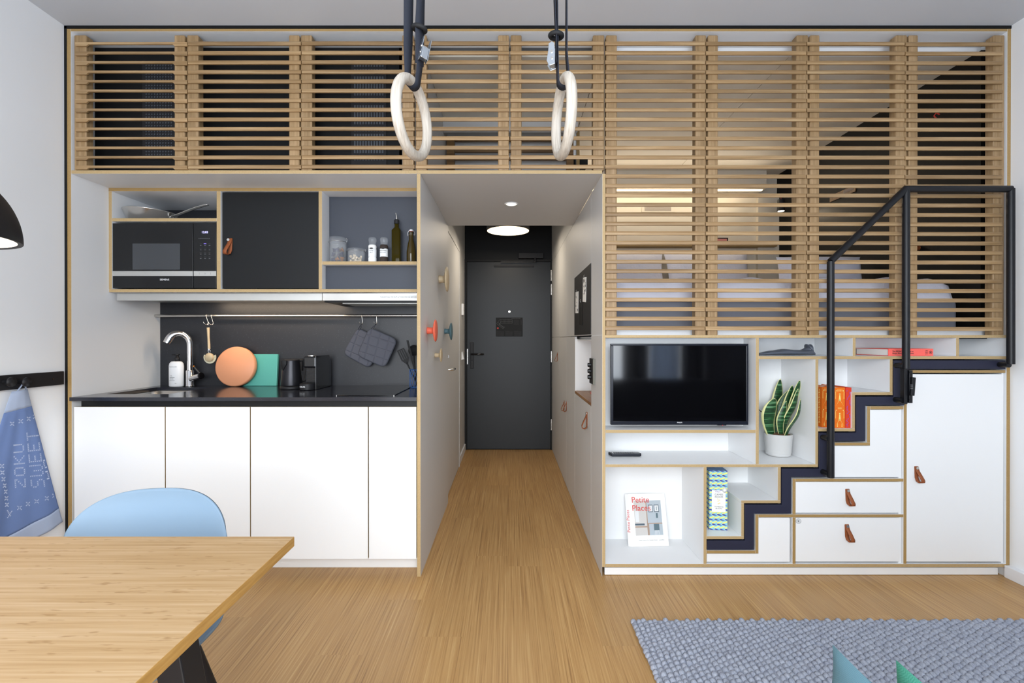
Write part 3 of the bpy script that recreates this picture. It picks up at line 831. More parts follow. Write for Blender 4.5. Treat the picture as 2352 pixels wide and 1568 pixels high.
# ================================================================== things on the shelves
# television
D = 2.475; x0, z1 = XZ(1403, 789, D); x1, z0 = XZ(1719, 975.5, D); yT = Y(D)
tv = thing('television', 'flat television with black bezel mounted in the upper left bay', 'television', ((x0+x1)/2, yT+.05, z0))
mb = MB(); b_ = .0105
mb.box(x0, x1, yT, yT+.022, z0, z0+.019); mb.box(x0, x1, yT, yT+.022, z1-b_, z1); mb.box(x0, x0+b_+.003, yT, yT+.022, z0+.019, z1-b_); mb.box(x1-b_, x1, yT, yT+.022, z0+.019, z1-b_)
mb.build('bezel', 'tvframe', tv, .002)
box('screen', 'tvscreen', tv, x0+b_, x1-b_, yT+.004, yT+.020, z0+.018, z1-b_)
box('back_housing', 'blackgloss', tv, x0+.06, x1-.06, yT+.0225, yT+.060, z0+.05, z1-.05, .008)
box('wall_bracket', 'steelsoft', tv, x0+.25, x1-.25, yT+.0605, .1265, z0+.1, z1-.1)
p = P(1561, 970, D); text('lettering', 'PHILIPS', .0085, (p.x, yT-.0003, p.z-.003), 'plasticwhite', tv, align='CENTER')
box('sensor', 'blackgloss', tv, Xp(1649, D), Xp(1669, D), yT+.002, yT+.02, z0-.003, z0-.0002)
mb = MB(); p = P(1660, 976.5, D); mb.cyl((p.x, yT+.0015, p.z), (p.x, yT+.004, p.z), .0013, n=8); mb.build('standby_light', 'redled', tv)
# remote
zs = Zp(1066)
c = XZ(1436, 1049, 2.60)
rm = thing('remote_control', 'black remote control lying on the middle white shelf', 'remote control', (c[0], Y(2.62), zs))
x0, x1 = Xp(1398.5, 2.62), Xp(1474.5, 2.60)
mb = MB(); mb.prism([(x0, Y(2.640)), (x0+.012, Y(2.598)), (x1-.012, Y(2.598)), (x1, Y(2.606)), (x1-.010, Y(2.640))], zs+.0006, zs+.018, 0, 'xy')
mb.build('casing', 'tvframe', rm, .004, 3)
mb = MB()
for i in range(9):
    for j in range(3): mb.cyl((x0+.03+i*.013, Y(2.608)+j*.0105, zs+.0182), (x0+.03+i*.013, Y(2.608)+j*.0105, zs+.0195), .0032, n=8)
mb.build('button', 'ink', rm)
box('label_strip', 'label', rm, x0+.018, x0+.023, Y(2.604), Y(2.636), zs+.0181, zs+.0188)

# snake plant
pc = P(1787, 1054, 2.63); pc.z = zs
pp = thing('potted_plant', 'variegated snake plant in white ribbed pot in the tall shelf bay', 'plant', (pc.x, pc.y, zs))
prof = [(.052, .001), (.061, .006), (.064, .02)]
hgt = .125
for i in range(40):
    zz = .02+(hgt-.02)*i/39; prof.append((.064+.008*i/39+(.0012 if i % 2 else -.0006), zz))
prof += [(.072, hgt), (.066, hgt), (.064, hgt-.012), (0, hgt-.012)]
mb = MB(); mb.lathe(prof, tuple(pc), n=48); mb.build('pot', 'potwhite', pp)
mb = MB()
def soil(u, v):
    r = .0635*u; t = v*2*math.pi; return (pc.x+r*math.cos(t), pc.y+r*math.sin(t), zs+hgt-.006+.007*(1-u*u)+random.uniform(-.002, .003)*(u < .95))
mb.grid(soil, 12, 36); mb.build('soil', 'soil', pp)
def leaf(ctrl, wid, face, tw=0):
    """ctrl: screen points base->tip ; wid: max half width in m ; face: yaw of leaf plane"""
    from mathutils.geometry import interpolate_bezier
    cps = [P(a, b, d) for a, b, d in ctrl]
    n = 26; pts = []
    for i in range(n):
        t = i/(n-1)*(len(cps)-1); k = min(int(t), len(cps)-2); f = t-k
        p0 = cps[max(k-1, 0)]; p1 = cps[k]; p2 = cps[k+1]; p3 = cps[min(k+2, len(cps)-1)]
        pts.append(.5*((2*p1)+(p2-p0)*f+(2*p0-5*p1+4*p2-p3)*f*f+(3*p1-p0-3*p2+p3)*f**3))
    mbs = MB(); vs = []; nu = 9
    for i, p in enumerate(pts):
        t = i/(n-1)
        wv = wid*(.42+.62*math.sin(math.pi*min(1, t*1.25)**.9*.62) if t < .62 else None) if False else wid*(min(1, .45+1.1*t) if t < .5 else max(.0, 1-((t-.5)/.5)**2.2))
        ang = face+tw*t; side = Vector((math.cos(ang), math.sin(ang), 0)); nrm = Vector((-math.sin(ang), math.cos(ang), 0))
        for j in range(nu):
            a = j/(nu-1)*2-1
            vs.append(p+side*(wv*a)-nrm*(-.28*wv*(a*a-.5)))
    fs = []; mi = []
    for i in range(n-1):
        for j in range(nu-1):
            fs.append((i*nu+j, i*nu+j+1, (i+1)*nu+j+1, (i+1)*nu+j)); mi.append(1 if j in (0, nu-2) or i > n-3 else 0)
    mbs.add(vs, fs, mi, True)
    return mbs.build('leaf', ['leaf', 'leafedge'], pp, solid=.0018)
leaf([(1774, 1006, 2.62), (1766, 970, 2.60), (1771, 935, 2.59), (1779, 914, 2.585)], .0470, R(8), .1)
leaf([(1786, 1006, 2.67), (1779, 960, 2.69), (1787, 910, 2.71), (1792, 869, 2.70)], .0360, R(0), .15)
leaf([(1793, 1006, 2.66), (1800, 965, 2.64), (1812, 920, 2.62), (1820, 884, 2.60)], .0300, R(-10), .2)
leaf([(1797, 1006, 2.66), (1812, 955, 2.62), (1828, 905, 2.575), (1837, 872, 2.548)], .0230, R(12), -.2)
leaf([(1802, 1008, 2.60), (1812, 985, 2.57), (1833, 952, 2.535), (1839, 915, 2.525)], .0250, R(28), .2)
leaf([(1796, 1008, 2.61), (1792, 975, 2.60), (1797, 950, 2.595), (1806, 920, 2.59)], .0230, R(-15), .2)
leaf([(1798, 1004, 2.64), (1806, 965, 2.60), (1823, 930, 2.575), (1833, 892, 2.555)], .0240, R(5), .2)
leaf([(1784, 1004, 2.64), (1788, 965, 2.64), (1796, 925, 2.64), (1812, 895, 2.62)], .0270, R(-30), .2)

# streamlined ornament on the top row
zt = Zp(818)
x0, x1 = Xp(1744, 2.50), Xp(1877, 2.52)
og = thing('streamlined_ornament', 'glossy dark grey streamlined object with upturned round end on top shelf', 'ornament', ((x0+x1)/2, .09, zt))
L = x1-x0
def orn(u, v):
    t = v*2*math.pi
    w_ = .045*math.sin(math.pi*min(1, .08+.92*u))**.6+.002
    prof_ = [(0, .010), (.25, .024), (.45, .033), (.65, .028), (.8, .026), (.92, .030), (1, .012)]
    for (a, ha), (b, hb) in zip(prof_, prof_[1:]):
        if a <= u <= b:
            f = (u-a)/(b-a); f = f*f*(3-2*f); h = ha+(hb-ha)*f; break
    h *= .5
    return (x0+L*u*.98, .085+w_*math.cos(t), zt+.004+h+h*math.sin(t))
mb = MB(); mb.grid(orn, 48, 28); mb.build('body', 'ornament', og)
mb = MB(); cc = Vector((Xp(1861, 2.53), .10, zt+.033))
mb.M = Matrix.Translation(cc) @ Matrix.Rotation(R(62), 4, 'Y')
mb.lathe([(0, -.006), (.028, -.005), (.034, 0), (.028, .006), (0, .010)], (0, 0, 0), 'z', 32)
mb.build('round_end', 'ornament', og)
mb = MB(); mb.grid(lambda u, v: (x1-.085+.06*u, .10+(.012+.018*u)*math.cos(v*6.283), zt+.02+.018*u*u+(.010+.014*u)*math.sin(v*6.283)), 12, 20)
mb.build('neck', 'ornament', og)

# salmon book lying flat
bx0, bx1 = Xp(2040, 2.47), Xp(2143, 2.47); by0, by1 = Y(2.47), Y(2.70); bz0, bz1 = zt+.0005, Zp(800.5, 2.47)
bk = thing('book', 'salmon pink cloth book lying flat on the top shelf', 'book', ((bx0+bx1)/2, by0+.1, zt))
mb = MB(); mb.box(bx0, bx1, by0, by1, bz0, bz0+.003); mb.box(bx0, bx1, by0, by1, bz1-.003, bz1); mb.box(bx0, bx1, by0-.002, by0+.002, bz0, bz1)
mb.build('cover', 'redbook', bk, .001)
box('pages', 'pages', bk, bx0+.003, bx1-.003, by0+.0022, by1-.003, bz0+.0032, bz1-.0032)
text('lettering', 'The MONOCLE Guide to\nShops, Kiosks and Markets', .0105, (bx0+.020, by0-.0024, bz0+.021), 'blackink', bk)
mb = MB(); p = Vector((bx1-.014, by0-.002, (bz0+bz1)/2)); mb.lathe([(.008, 0), (.008, -.0006), (.0062, -.0006), (.0062, 0)], tuple(p), 'y', 20)
mb.box(p.x-.003, p.x+.003, p.y-.0006, p.y, p.z-.0035, p.z+.0035); mb.build('emblem', 'blackink', bk)
for k in range(3): text('lettering', 'guide', .006, (bx1-.042+.005*k*0, by0-.0024, bz0+.010+k*.008), 'blackink', bk)

# standing books with foil covers
zb = Zp(983.7)
def std_book(label, xa, xb, ya, yb, h, cover, foil, pattern):
    t = thing('book', label, 'book', ((xa+xb)/2, (ya+yb)/2, zb), group='upright cloth books beside the stair')
    mb = MB(); mb.box(xa, xa+.003, ya, yb, zb+.0005, zb+h); mb.box(xb-.003, xb, ya, yb, zb+.0005, zb+h); mb.box(xa, xb, ya-.001, ya+.003, zb+.0005, zb+h)
    mb.build('cover', cover, t, .0012)
    box('pages', 'pages', t, xa+.0032, xb-.0032, ya+.0032, yb-.004, zb+.003, zb+h-.004)
    mb = MB(); y_ = ya-.0014
    cx = (xa+xb)/2; hw = (xb-xa)/2-.006
    if pattern == 'ladies':
        for k in range(2):
            z0 = zb+.012+k*h*.48
            for s_ in (-1, 1):
                mb.prism([(cx+s_*hw, z0), (cx+s_*hw-.0015*s_, z0+.002), (cx, z0+h*.17), (cx-.0015*s_, z0+h*.165)][::s_], y_, y_+.0004)
            mb.lathe([(0, 0), (.004, 0), (.004, -.0004), (0, -.0004)], (cx, y_+.0004, z0+h*.30), 'y', 12)
            mb.prism([(cx-.006, z0+h*.13), (cx+.006, z0+h*.13), (cx+.0025, z0+h*.28), (cx-.0025, z0+h*.28)], y_, y_+.0004)
            for s_ in (-1, 1):
                mb.box(cx+s_*(hw)-.001, cx+s_*(hw)+.001, y_, y_+.0004, z0+h*.18, z0+h*.36)
                mb.lathe([(0, 0), (.003, 0), (.003, -.0004), (0, -.0004)], (cx+s_*(hw-.003), y_+.0004, z0+h*.38), 'y', 10)
        for q in (-.011, -.0055, 0, .0055, .011): mb.box(cx+q-.0007, cx+q+.0007, y_, y_+.0004, zb+h*.90, zb+h*.955)
        for q in (-.012, .012):
            for k in range(3): mb.prism([(cx+q-.003, zb+h*(.03+.03*k)), (cx+q+.003, zb+h*(.03+.03*k)), (cx+q, zb+h*(.055+.03*k))], y_, y_+.0004)
        mb.box(cx-.010, cx+.010, y_, y_+.0004, zb+h*.47, zb+h*.48); mb.box(cx-.010, cx+.010, y_, y_+.0004, zb+h*.50, zb+h*.505)
    else:
        rr = random.Random(4)
        for k in range(26):
            x = cx+rr.uniform(-hw, hw); z = zb+.012+k*(h-.03)/25
            mb.prism([(x-.003, z-.0015), (x+.001, z-.003), (x+.003, z+.003), (x-.001, z+.002)], y_, y_+.0004)
    mb.build('foil_print', foil, t)
    # side cover print
    mb = MB(); x_ = xa-.0004
    for i in range(4):
        for k in range(7):
            yy = ya+.018+i*.032; z = zb+.02+k*(h-.03)/7
            mb.prism([(yy-.008, z), (yy, z+.012), (yy+.008, z), (yy, z+.003)][::-1], x_, x_+.0004, 0, 'yz')
            mb.prism([(yy-.0025, z+.014), (yy+.0025, z+.014), (yy+.0015, z+.024), (yy-.0015, z+.024)], x_, x_+.0004, 0, 'yz')
    mb.build('foil_print', foil, t)
xa, xm, xb = Xp(1917, 2.452), Xp(1941.5, 2.452), Xp(1955.5, 2.452)
std_book('orange cloth book with gold foil spine standing beside the stair', xa, xm-.0008, Y(2.453), Y(2.63), Zp(889.5, 2.452)-zb, 'orangebook', 'gold', 'ladies')
std_book('red cloth book with violet foil spine standing beside the stair', xm, xb, Y(2.451), Y(2.64), Zp(889.5, 2.452)-zb, 'crimson', 'violet', 'vine')
std_book('orange cloth book half hidden behind the handrail post', xa-.052, xa-.0008, Y(2.475), Y(2.65), Zp(888, 2.475)-zb, 'orangebook', 'gold', 'ladies')

# tumbling blocks game box
zg = Zp(1231); D = 2.52
gx0, gx1 = Xp(1630, D), Xp(1670, D); gz = Zp(1080, D)
gb = thing('game_box', 'tall patterned games box in turquoise, yellow and violet', 'box', ((gx0+gx1)/2, Y(D)+.05, zg))
mb = MB(); mb.M = Matrix.Translation((gx0, Y(D), zg)) @ Matrix.Rotation(R(-5), 4, 'Z')
W_, H_ = gx1-gx0, gz-zg
mb.box(0, W_, 0, .085, .0005, H_); mb.build('carton', 'games', gb, .001)
mb = MB(); mb.M = Matrix.Translation((gx0, Y(D), zg)) @ Matrix.Rotation(R(-5), 4, 'Z')
mb.box(.012, W_-.010, -.0008, 0, H_*.31, H_*.67); mb.build('label_panel', 'paper', gb)
def on_box(u, v, dy=-.0012):
    return (gx0+math.cos(R(-5))*u-math.sin(R(-5))*dy, Y(D)+math.sin(R(-5))*u+math.cos(R(-5))*dy, zg+v)
RB = (R(90), 0, R(-5))
for body, size, v in (('GAMES', .0140, .585), ('ROOM', .0140, .545), ('TUMBLING', .0095, .385), ('BLOCKS', .0095, .355)):
    text('lettering', body, size, on_box(W_*.52, H_*v), 'ink', gb, RB, 'CENTER', .0002)
text('lettering', "Ridley's", .0085, on_box(W_*.46, H_*.638), 'violet', gb, RB, 'CENTER', .0002)
mb = MB()
for k, (du, dv) in enumerate(((0, 0), (.006, .004), (-.002, .014), (.004, .020), (-.004, .026))):
    p = on_box(W_*.52-.006+du, H_*.44+dv); mb.box(p[0], p[0]+.008, p[1]-.0003, p[1]+.0003, p[2], p[2]+.003)
mb.build('print', 'gold', gb)
mb = MB(); p = on_box(W_*.84, H_*.675); mb.lathe([(0, 0), (.013, 0), (.013, -.0009), (0, -.0009)], p, 'y', 24); sl = mb.build('seal', 'paper', gb)
mb = MB(); p = on_box(W_*.84, H_*.675, -.0022); mb.lathe([(.0125, 0), (.0125, -.0003), (.0115, -.0003), (.0115, 0)], p, 'y', 24); mb.lathe([(.0085, 0), (.0085, -.0003), (.0078, -.0003), (.0078, 0)], p, 'y', 24)
mb.build('print', 'ink', sl)

# leaning magazine-size book
zf = Zp(1294.8)
mg = thing('book', 'white Petite Places book leaning upright in the lower left bay', 'book', (.77, .20, zf))
T = Matrix.Translation((Xp(1453, 2.635), Y(2.640), zf+.001)) @ Matrix.Rotation(R(4), 4, 'Z') @ Matrix.Rotation(R(-14), 4, 'X')
BW, BH = .213, .283
mb = MB(); mb.M = T; mb.box(0, BW, 0, .003, 0, BH); mb.box(0, BW, .022, .025, 0, BH); mb.box(-.003, 0, 0, .025, 0, BH); mb.build('cover', 'paper', mg, .0008)
mb = MB(); mb.M = T; mb.box(.001, BW-.004, .0032, .0218, .003, BH-.003); mb.build('pages', 'pages', mg)
sp_ = MB(); sp_.M = T @ Matrix.Rotation(R(-38), 4, 'Z'); sp_.box(-.022, -.001, .000, .0025, 0, BH); sp_.build('spine', 'white', mg, .0008)
def on_mg(u, v, d=-.0006): return T @ Vector((u, d, v))
eul = T.to_euler(); RM = (eul.x+R(90), eul.y, eul.z)
text('lettering', 'Petite\nPlaces', .045, on_mg(.014, .236, -.0026), 'redink', mg, RM, ext=.0003)
text('lettering', 'Clever Interiors for Humble Homes', .0075, on_mg(.040, .030), 'ink', mg, RM, ext=.0002)
text('lettering', 'gestalten', .008, on_mg(.160, .030), 'ink', mg, RM, ext=.0002)
T2 = T @ Matrix.Rotation(R(-38), 4, 'Z'); e2 = (T2 @ Matrix.Rotation(R(90), 4, 'X') @ Matrix.Rotation(R(90), 4, 'Z')).to_euler()
text('lettering', 'Petite Places', .024, T2 @ Vector((-.004, -.0006, .075)), 'redink', mg, tuple(e2), ext=.0003)
def img(parent, T, rects, d=-.0004):
    for i, (u0, u1, v0, v1, cm) in enumerate(rects):
        pass
IM = {'wallp': mat('print_wall', 'AEB8C0', .8), 'wallw': mat('print_white', 'C6C3C0', .8), 'woodp': mat('print_wood', 'AC9788', .8), 'dk': mat('print_dark', '55636E', .8), 'grn': mat('print_teal', '5C7078', .8), 'lt': mat('print_light', 'DADCDD', .8)}
M.update({'im_'+k: v for k, v in IM.items()})
pic = mb = MB(); mb.M = T
mb.box(.026, .186, -.0003, 0, .058, .246, 0)
po = mb.build('cover_photo', 'im_wallp', mg)
def prt(rects, m_, d0=-.0007, d1=-.0003):
    mb = MB(); mb.M = T
    for u0, u1, v0, v1 in rects: mb.box(u0, u1, d0, d1, v0, v1)
    mb.build('print', m_, po)
prt([(.026, .096, .058, .246)], 'im_wallw')
prt([(.096, .102, .058, .240), (.026, .096, .100, .108), (.096, .186, .118, .124), (.1, .108, .058, .118)], 'im_woodp', -.0009, -.0007)
prt([(.026, .082, .112, .122), (.110, .136, .182, .222), (.144, .172, .182, .222)], 'im_dk', -.0011, -.0009)
prt([(.113, .133, .186, .218), (.147, .169, .186, .218), (.030, .052, .130, .190)], 'im_lt', -.0013, -.0011)
prt([(.135, .166, .084, .118), (.152, .163, .150, .176), (.157, .160, .192, .212)], 'im_grn', -.0015, -.0013)
mb = MB(); mb.M = T
for u in (.133, .146, .156, .168): mb.prism([(u, .040), (u+.002, .040), (.1505+(u-.15)*.5+.001, .084), (.1505+(u-.15)*.5-.001, .084)], -.0015, -.0013)
mb.build('print', 'im_lt', po)
# ================================================================== kitchen
CT = .937
XKL, XKR = -2.2735, -.4770
# backsplash and side
bs = thing('backsplash', 'dark speckled backsplash panel behind the worktop', 'backsplash', (-1.37, .61, CT))
box('panel_board', 'splash', bs, XKL, XKR, .6205, .64, CT-.3, 2.0975)
# base cabinets
dz0, dz1 = Zp(1283, 2.442), Zp(934.5, 2.442)
doors_ = [(169.5, 378, 'white kitchen base cabinet under the sink, nearest the left wall'), (380.2, 573.6, 'white kitchen base cabinet under the orange chopping board, second from left'),
          (575.8, 844.8, 'wide white kitchen base cabinet under the kettle and coffee machine'), (847, 956, 'narrow white kitchen base cabinet beside the hallway opening')]
for a, b, lab in doors_:
    xa, xb = Xp(a, 2.442), Xp(b, 2.442)
    t = thing('base_cabinet', lab, 'cabinet', ((xa+xb)/2, .3, .095), group='white kitchen base cabinets')
    mb = MB(); mb.box(xa, xb, .002, .020, dz0, dz1, 0, top=1, left=1, right=1); mb.build('door', ['white', 'edge'], t, .0006)
    box('body', 'white', t, xa+.001, xb-.001, .0212, .60, .096, .60 if xa < -1.8 else CT-.07)
pl = thing('plinth', 'white plinth board recessed below the kitchen base cabinets', 'plinth', (-1.37, .11, 0))
box('plinth_board', 'white', pl, XKL, XKR, .10, .118, .001, .0945)
# handle gap channel
ch = thing('grip_channel', 'dark recessed grip channel between worktop and cabinet doors', 'channel', (-1.37, .03, .9))
box('channel_profile', 'darkpanel', ch, Xp(186, 2.46), XKR, .0215, .03, dz1-.02, CT-.0195)
# worktop with sink cutout
wt = thing('worktop', 'continuous dark speckled composite worktop', 'worktop', (-1.37, .3, CT))
SX0, SX1, SY0, SY1 = -2.205, -1.865, Y(2.57), Y(2.94)
mb = MB(); z0, z1 = CT-.019, CT
def rrect(x0, x1, y0, y1, r, n=6):
    pts = []
    for cx, cy, a0 in ((x1-r, y1-r, 0), (x0+r, y1-r, 90), (x0+r, y0+r, 180), (x1-r, y0+r, 270)):
        for i in range(n+1):
            a = R(a0+90*i/n); pts.append((cx+r*math.cos(a), cy+r*math.sin(a)))
    return pts
wx0, wy0, wy1 = XKL+.0005, -.014, .6200
inn = rrect(SX0, SX1, SY0, SY1, .025)
out = []
ccx, ccy = (SX0+SX1)/2, (SY0+SY1)/2
for x, y in inn:   # project onto a rectangle ring around the sink
    dx, dy = x-ccx, y-ccy; fx = (wx0-ccx)/dx if dx < 0 else (-1.80-ccx)/max(dx, 1e-6); fy = (wy0-ccy)/dy if dy < 0 else (wy1-ccy)/max(dy, 1e-6)
    out.append((x, y))
# simple strips round the hole
mb.box(wx0, SX0, wy0, wy1, z0, z1); mb.box(SX1, XKR, wy0, wy1, z0, z1)
mb.box(SX0, SX1, wy0, SY0, z0, z1); mb.box(SX0, SX1, SY1, wy1, z0, z1)
mb.build('top_slab', 'stone', wt)
sk = thing('sink', 'stainless steel sink bowl set under the worktop', 'sink', (ccx, ccy, CT-.2))
mb = MB(); x0, x1, y0, y1 = SX0+.008, SX1-.004, SY0+.004, SY1-.012
rings = []
for (ins, z) in ((-.012, CT-.0195), (.0, CT-.022), (.004, CT-.15), (.03, CT-.175)):
    rings.append([(a, b, z) for a, b in rrect(x0+ins, x1-ins, y0+ins, y1-ins, .05)])
n = len(rings[0]); vs = [p for r in rings for p in r]
mb.add(vs, [(j*n+(i+1) % n, j*n+i, (j+1)*n+i, (j+1)*n+(i+1) % n) for j in range(3) for i in range(n)], 0, True)
mb.add(rings[-1], [tuple(range(n))]); mb.build('bowl', 'steel', sk)
mb = MB(); mb.cyl((ccx, ccy, CT-.1748), (ccx, ccy, CT-.1735), .038); mb.build('drain', 'chrome', sk)
# cooktop
ck = thing('cooktop', 'narrow black glass cooktop let into the worktop', 'cooktop', (-.76, .3, CT))
box('glass_plate', 'blackgloss', ck, -.9125, -.608, Y(2.488), Y(3.0), CT+.0006, CT+.0045, .0008)
for x in (-.9125, -.608):
    box('corner_trim', 'steel', ck, x-.0015, x+.0015, Y(2.486), Y(2.494), CT+.0004, CT+.0050)
# wall cabinet ------------------------------------------------------
wc = thing('wall_cabinet', 'wall cabinet with plywood edges, black door and open shelves above the worktop', 'cabinet', (-1.3, .4, 1.5))
DW = 2.667; yw = Y(DW)
def wpx(name, x0, y0, x1, y1, depth=.39, e='edge', m='white'):
    return board(name, wc, Xp(x0, DW), min(Xp(x1, DW), XKR), yw, yw+depth, Zp(y1, DW), Zp(y0, DW), e, m)
wpx('top_panel', 250, 431.5, 957, 438.8, .393, 'edge_dark')
wpx('bottom_panel', 250.5, 663.6, 957, 671, .393)
wpx('side_panel', 250.2, 439, 257.6, 663.4, .393)
wpx('shelf', 257.8, 501, 497.8, 508, .38)
wpx('divider', 498, 439, 507, 663.4)
wpx('divider', 732, 439, 740, 663.4)
wpx('shelf', 740.3, 600, 957, 607.6, .098)
box('back_panel', 'bluepanel', wc, Xp(740.5, DW), XKR, yw+.105, yw+.112, Zp(600, DW), Zp(439, DW))
box('back_panel', 'bluepanel', wc, Xp(740.5, DW), XKR, yw+.050, yw+.057, Zp(663, DW), Zp(608, DW))
mb = MB(); xa, xb = Xp(508.5, DW), Xp(731, DW)
mb.box(xa+.003, xb, yw+.006, yw+.024, Zp(662, DW), Zp(441, DW)); dr = mb.build('door', 'darkpanel', wc, .0012)
leather_pull(dr, Xp(526.5, DW), yw+.006, Zp(551.5, DW), s=1.25, lean=-.006)

# microwave ---------------------------------------------------------
DMW = 2.672; ym = Y(DMW)
mw = thing('microwave', 'black built-in microwave with steel strip in the wall cabinet', 'microwave', (Xp(378, DMW), .4, Zp(663, DMW)))
def mbx(name, m_, x0, y0, x1, y1, ya, yb, bev=0, par=None):
    return box(name, m_, par or mw, Xp(x0, DMW), Xp(x1, DMW), ym+ya, ym+yb, Zp(y1, DMW), Zp(y0, DMW), bev)
ms = mbx('door', 'microglass', 259, 512.5, 443.5, 661.5, 0, .02, .0008)
mp = mbx('control_panel', 'microglass', 445, 512.5, 497, 661.5, 0, .02, .0008)
mbx('casing', 'black', 262, 515, 495, 661.5, .0202, .34)
mbx('window', 'microwindow', 305, 559, 414, 619, -.0006, -.0001, 0, ms)
mbx('trim_strip', 'steelsoft', 259.3, 622.5, 443.3, 633.5, -.0012, -.0001, .0003, ms)
mbx('trim_strip', 'steelsoft', 445.3, 622.5, 496.8, 633.5, -.0012, -.0001, .0003, mp)
p = P(378, 644, DMW); text('lettering', 'SIEMENS', .0145, (p.x, ym-.0005, p.z), 'plasticwhite', ms, align='CENTER', ext=.0003)
p = P(470.5, 535.5, DMW); text('clock_display', '12:03', .017, (p.x, ym-.0005, p.z), 'displayglow', mp, align='CENTER', ext=.0003)
mb = MB()
for i in range(11):
    p = P(457+i*2.4, 547.5, DMW); mb.box(p.x-.001, p.x+.001, ym-.0006, ym, p.z-.003, p.z+.003)
for i in range(3):
    for j in range(4):
        p = P(461+i*10.2, 563.5+j*10, DMW)
        mb.box(p.x-.0045, p.x+.0045, ym-.0006, ym, p.z-.0014, p.z+.0014)
        mb.box(p.x-.0055, p.x+.0055, ym-.0006, ym, p.z+.0088, p.z+.0094)
mb.build('key_marks', 'planink', mp)
mb = MB(); p = P(471, 559.5, DMW); mb.box(p.x-.007, p.x+.007, ym-.0008, ym, p.z-.001, p.z+.001); mb.build('indicator', 'violetglow', mp)
mb = MB(); p = P(471, 628, DMW); mb.lathe([(.004, 0), (.004, -.0016), (.003, -.0016), (.003, 0)], (p.x, ym, p.z), 'y', 16)
for dx in (-13, 13):
    p = P(471+dx, 628, DMW); mb.box(p.x-.0005, p.x+.0005, ym-.0016, ym, p.z-.006, p.z+.006)
mb.build('knob_mark', 'ink', mp)

# pan ----------------------------------------------------------------
zsh = Zp(501, DW)
pn = thing('frying_pan', 'steel frying pan lying on the shelf above the microwave', 'pan', (-2.13, .38, zsh))
c = Vector((-2.135, .36, zsh)); 
mb = MB(); tilt = Matrix.Translation(c) @ Matrix.Rotation(R(2.5), 4, 'Y')
mb.M = tilt
mb.lathe([(0, .0008), (.095, .0015), (.112, .012), (.136, .064), (.139, .066), (.137, .069), (.133, .064), (.109, .015), (.09, .0045), (0, .004)], n=56)
mb.build('pan_body', 'steel', pn)
mb = MB(); mb.M = tilt
hp = [(.128, -.01, .045), (.17, -.014, .058), (.25, -.02, .092), (.33, -.027, .118), (.365, -.030, .122)]
mb.ribbon(hp, [Vector((.0, .034, 0)), Vector((0, .026, 0)), Vector((0, .032, 0)), Vector((0, .036, 0)), Vector((0, .022, 0))], .009)
mb.build('handle', 'steel', pn, sub=1)
mb = MB(); mb.M = tilt
for dy in (-.022, .002): mb.cyl((.127, dy, .040), (.139, dy, .042), .005, n=12)
mb.build('rivet', 'steel', pn)

# spice shelf ---------------------------------------------------------
zj = Zp(600, DW); DJ = 2.725
def sx(px, d=DJ): return Xp(px, d, 575)
def glassjar(label, px, r, h, fill):
    x = sx(px); y = Y(DJ)
    t = thing('glass_jar', label, 'jar', (x, y, zj), group='glass jars on the spice shelf')
    mb = MB(); mb.lathe([(0, .0005), (r-.004, .0005), (r, .005), (r, h*.80), (r-.002, h*.82), (r-.004, h*.80), (r-.0035, .008), (0, .006)], (x, y, zj), n=40); mb.build('jar_body', 'glass', t)
    mb = MB(); mb.lathe([(0, h*.86), (r-.006, h*.86), (r-.006, h*.825), (r+.001, h*.825), (r+.001, h*.93), (r-.004, h*.99), (0, h)], (x, y, zj), n=40); mb.build('lid', 'glass', t)
    mb = MB(); mb.tube([(x+(r+.002)*math.cos(a), y+(r+.002)*math.sin(a), zj+h*.80) for a in [2*math.pi*i/32 for i in range(32)]], .0013, 6, closed=True)
    mb.tube([(x+r+.001, y, zj+h*.8), (x+r+.006, y, zj+h*.90), (x+r, y, zj+h*.97)], .0012, 6); mb.build('wire_clip', 'steel', t)
    return x, y
hj = zj*0 + (Zp(545, DJ)-zj)
x, y = glassjar('tall glass storage jar filled with coffee capsules, leftmost on the spice shelf', 776, .049, hj, 'capsules')
caps = []
spec_ = [(-.022, -.010, .010, 'navy', 80), (.004, -.020, .012, 'copper', 60), (.028, -.012, .013, 'copper', 10), (.012, .016, .012, 'navy', 30), (-.018, .020, .012, 'navy', 0),
         (-.024, -.006, .040, 'navy', 20), (.024, -.006, .041, 'navy', 85), (0, .010, .038, 'navy', 45), (.020, .004, .068, 'copper', 70), (-.020, .004, .066, 'navy', 10), (.004, -.020, .064, 'navy', 80)]
for i, (dx, dy, dz, cm, an) in enumerate(spec_):
    mb = MB(); mb.M = Matrix.Translation((x+dx, y+dy, zj+dz+.008)) @ Matrix.Rotation(R(an), 4, 'Y')
    mb.lathe([(0, -.011), (.008, -.011), (.011, .006), (.0145, .008), (.0145, .0095), (0, .0095)], n=20)
    o = mb.build('coffee_capsule', cm)
    tag(o, ('copper' if cm == 'copper' else 'navy blue')+' coffee capsule inside the tall glass jar', 'coffee capsule', 'coffee capsules in the tall jar, %s ones' % ('copper' if cm == 'copper' else 'navy'))
hj2 = Zp(571, DJ)-zj
x, y = glassjar('low glass storage jar with brown sugar lumps beside the tall jar', 818.5, .050, hj2, 'sugar')
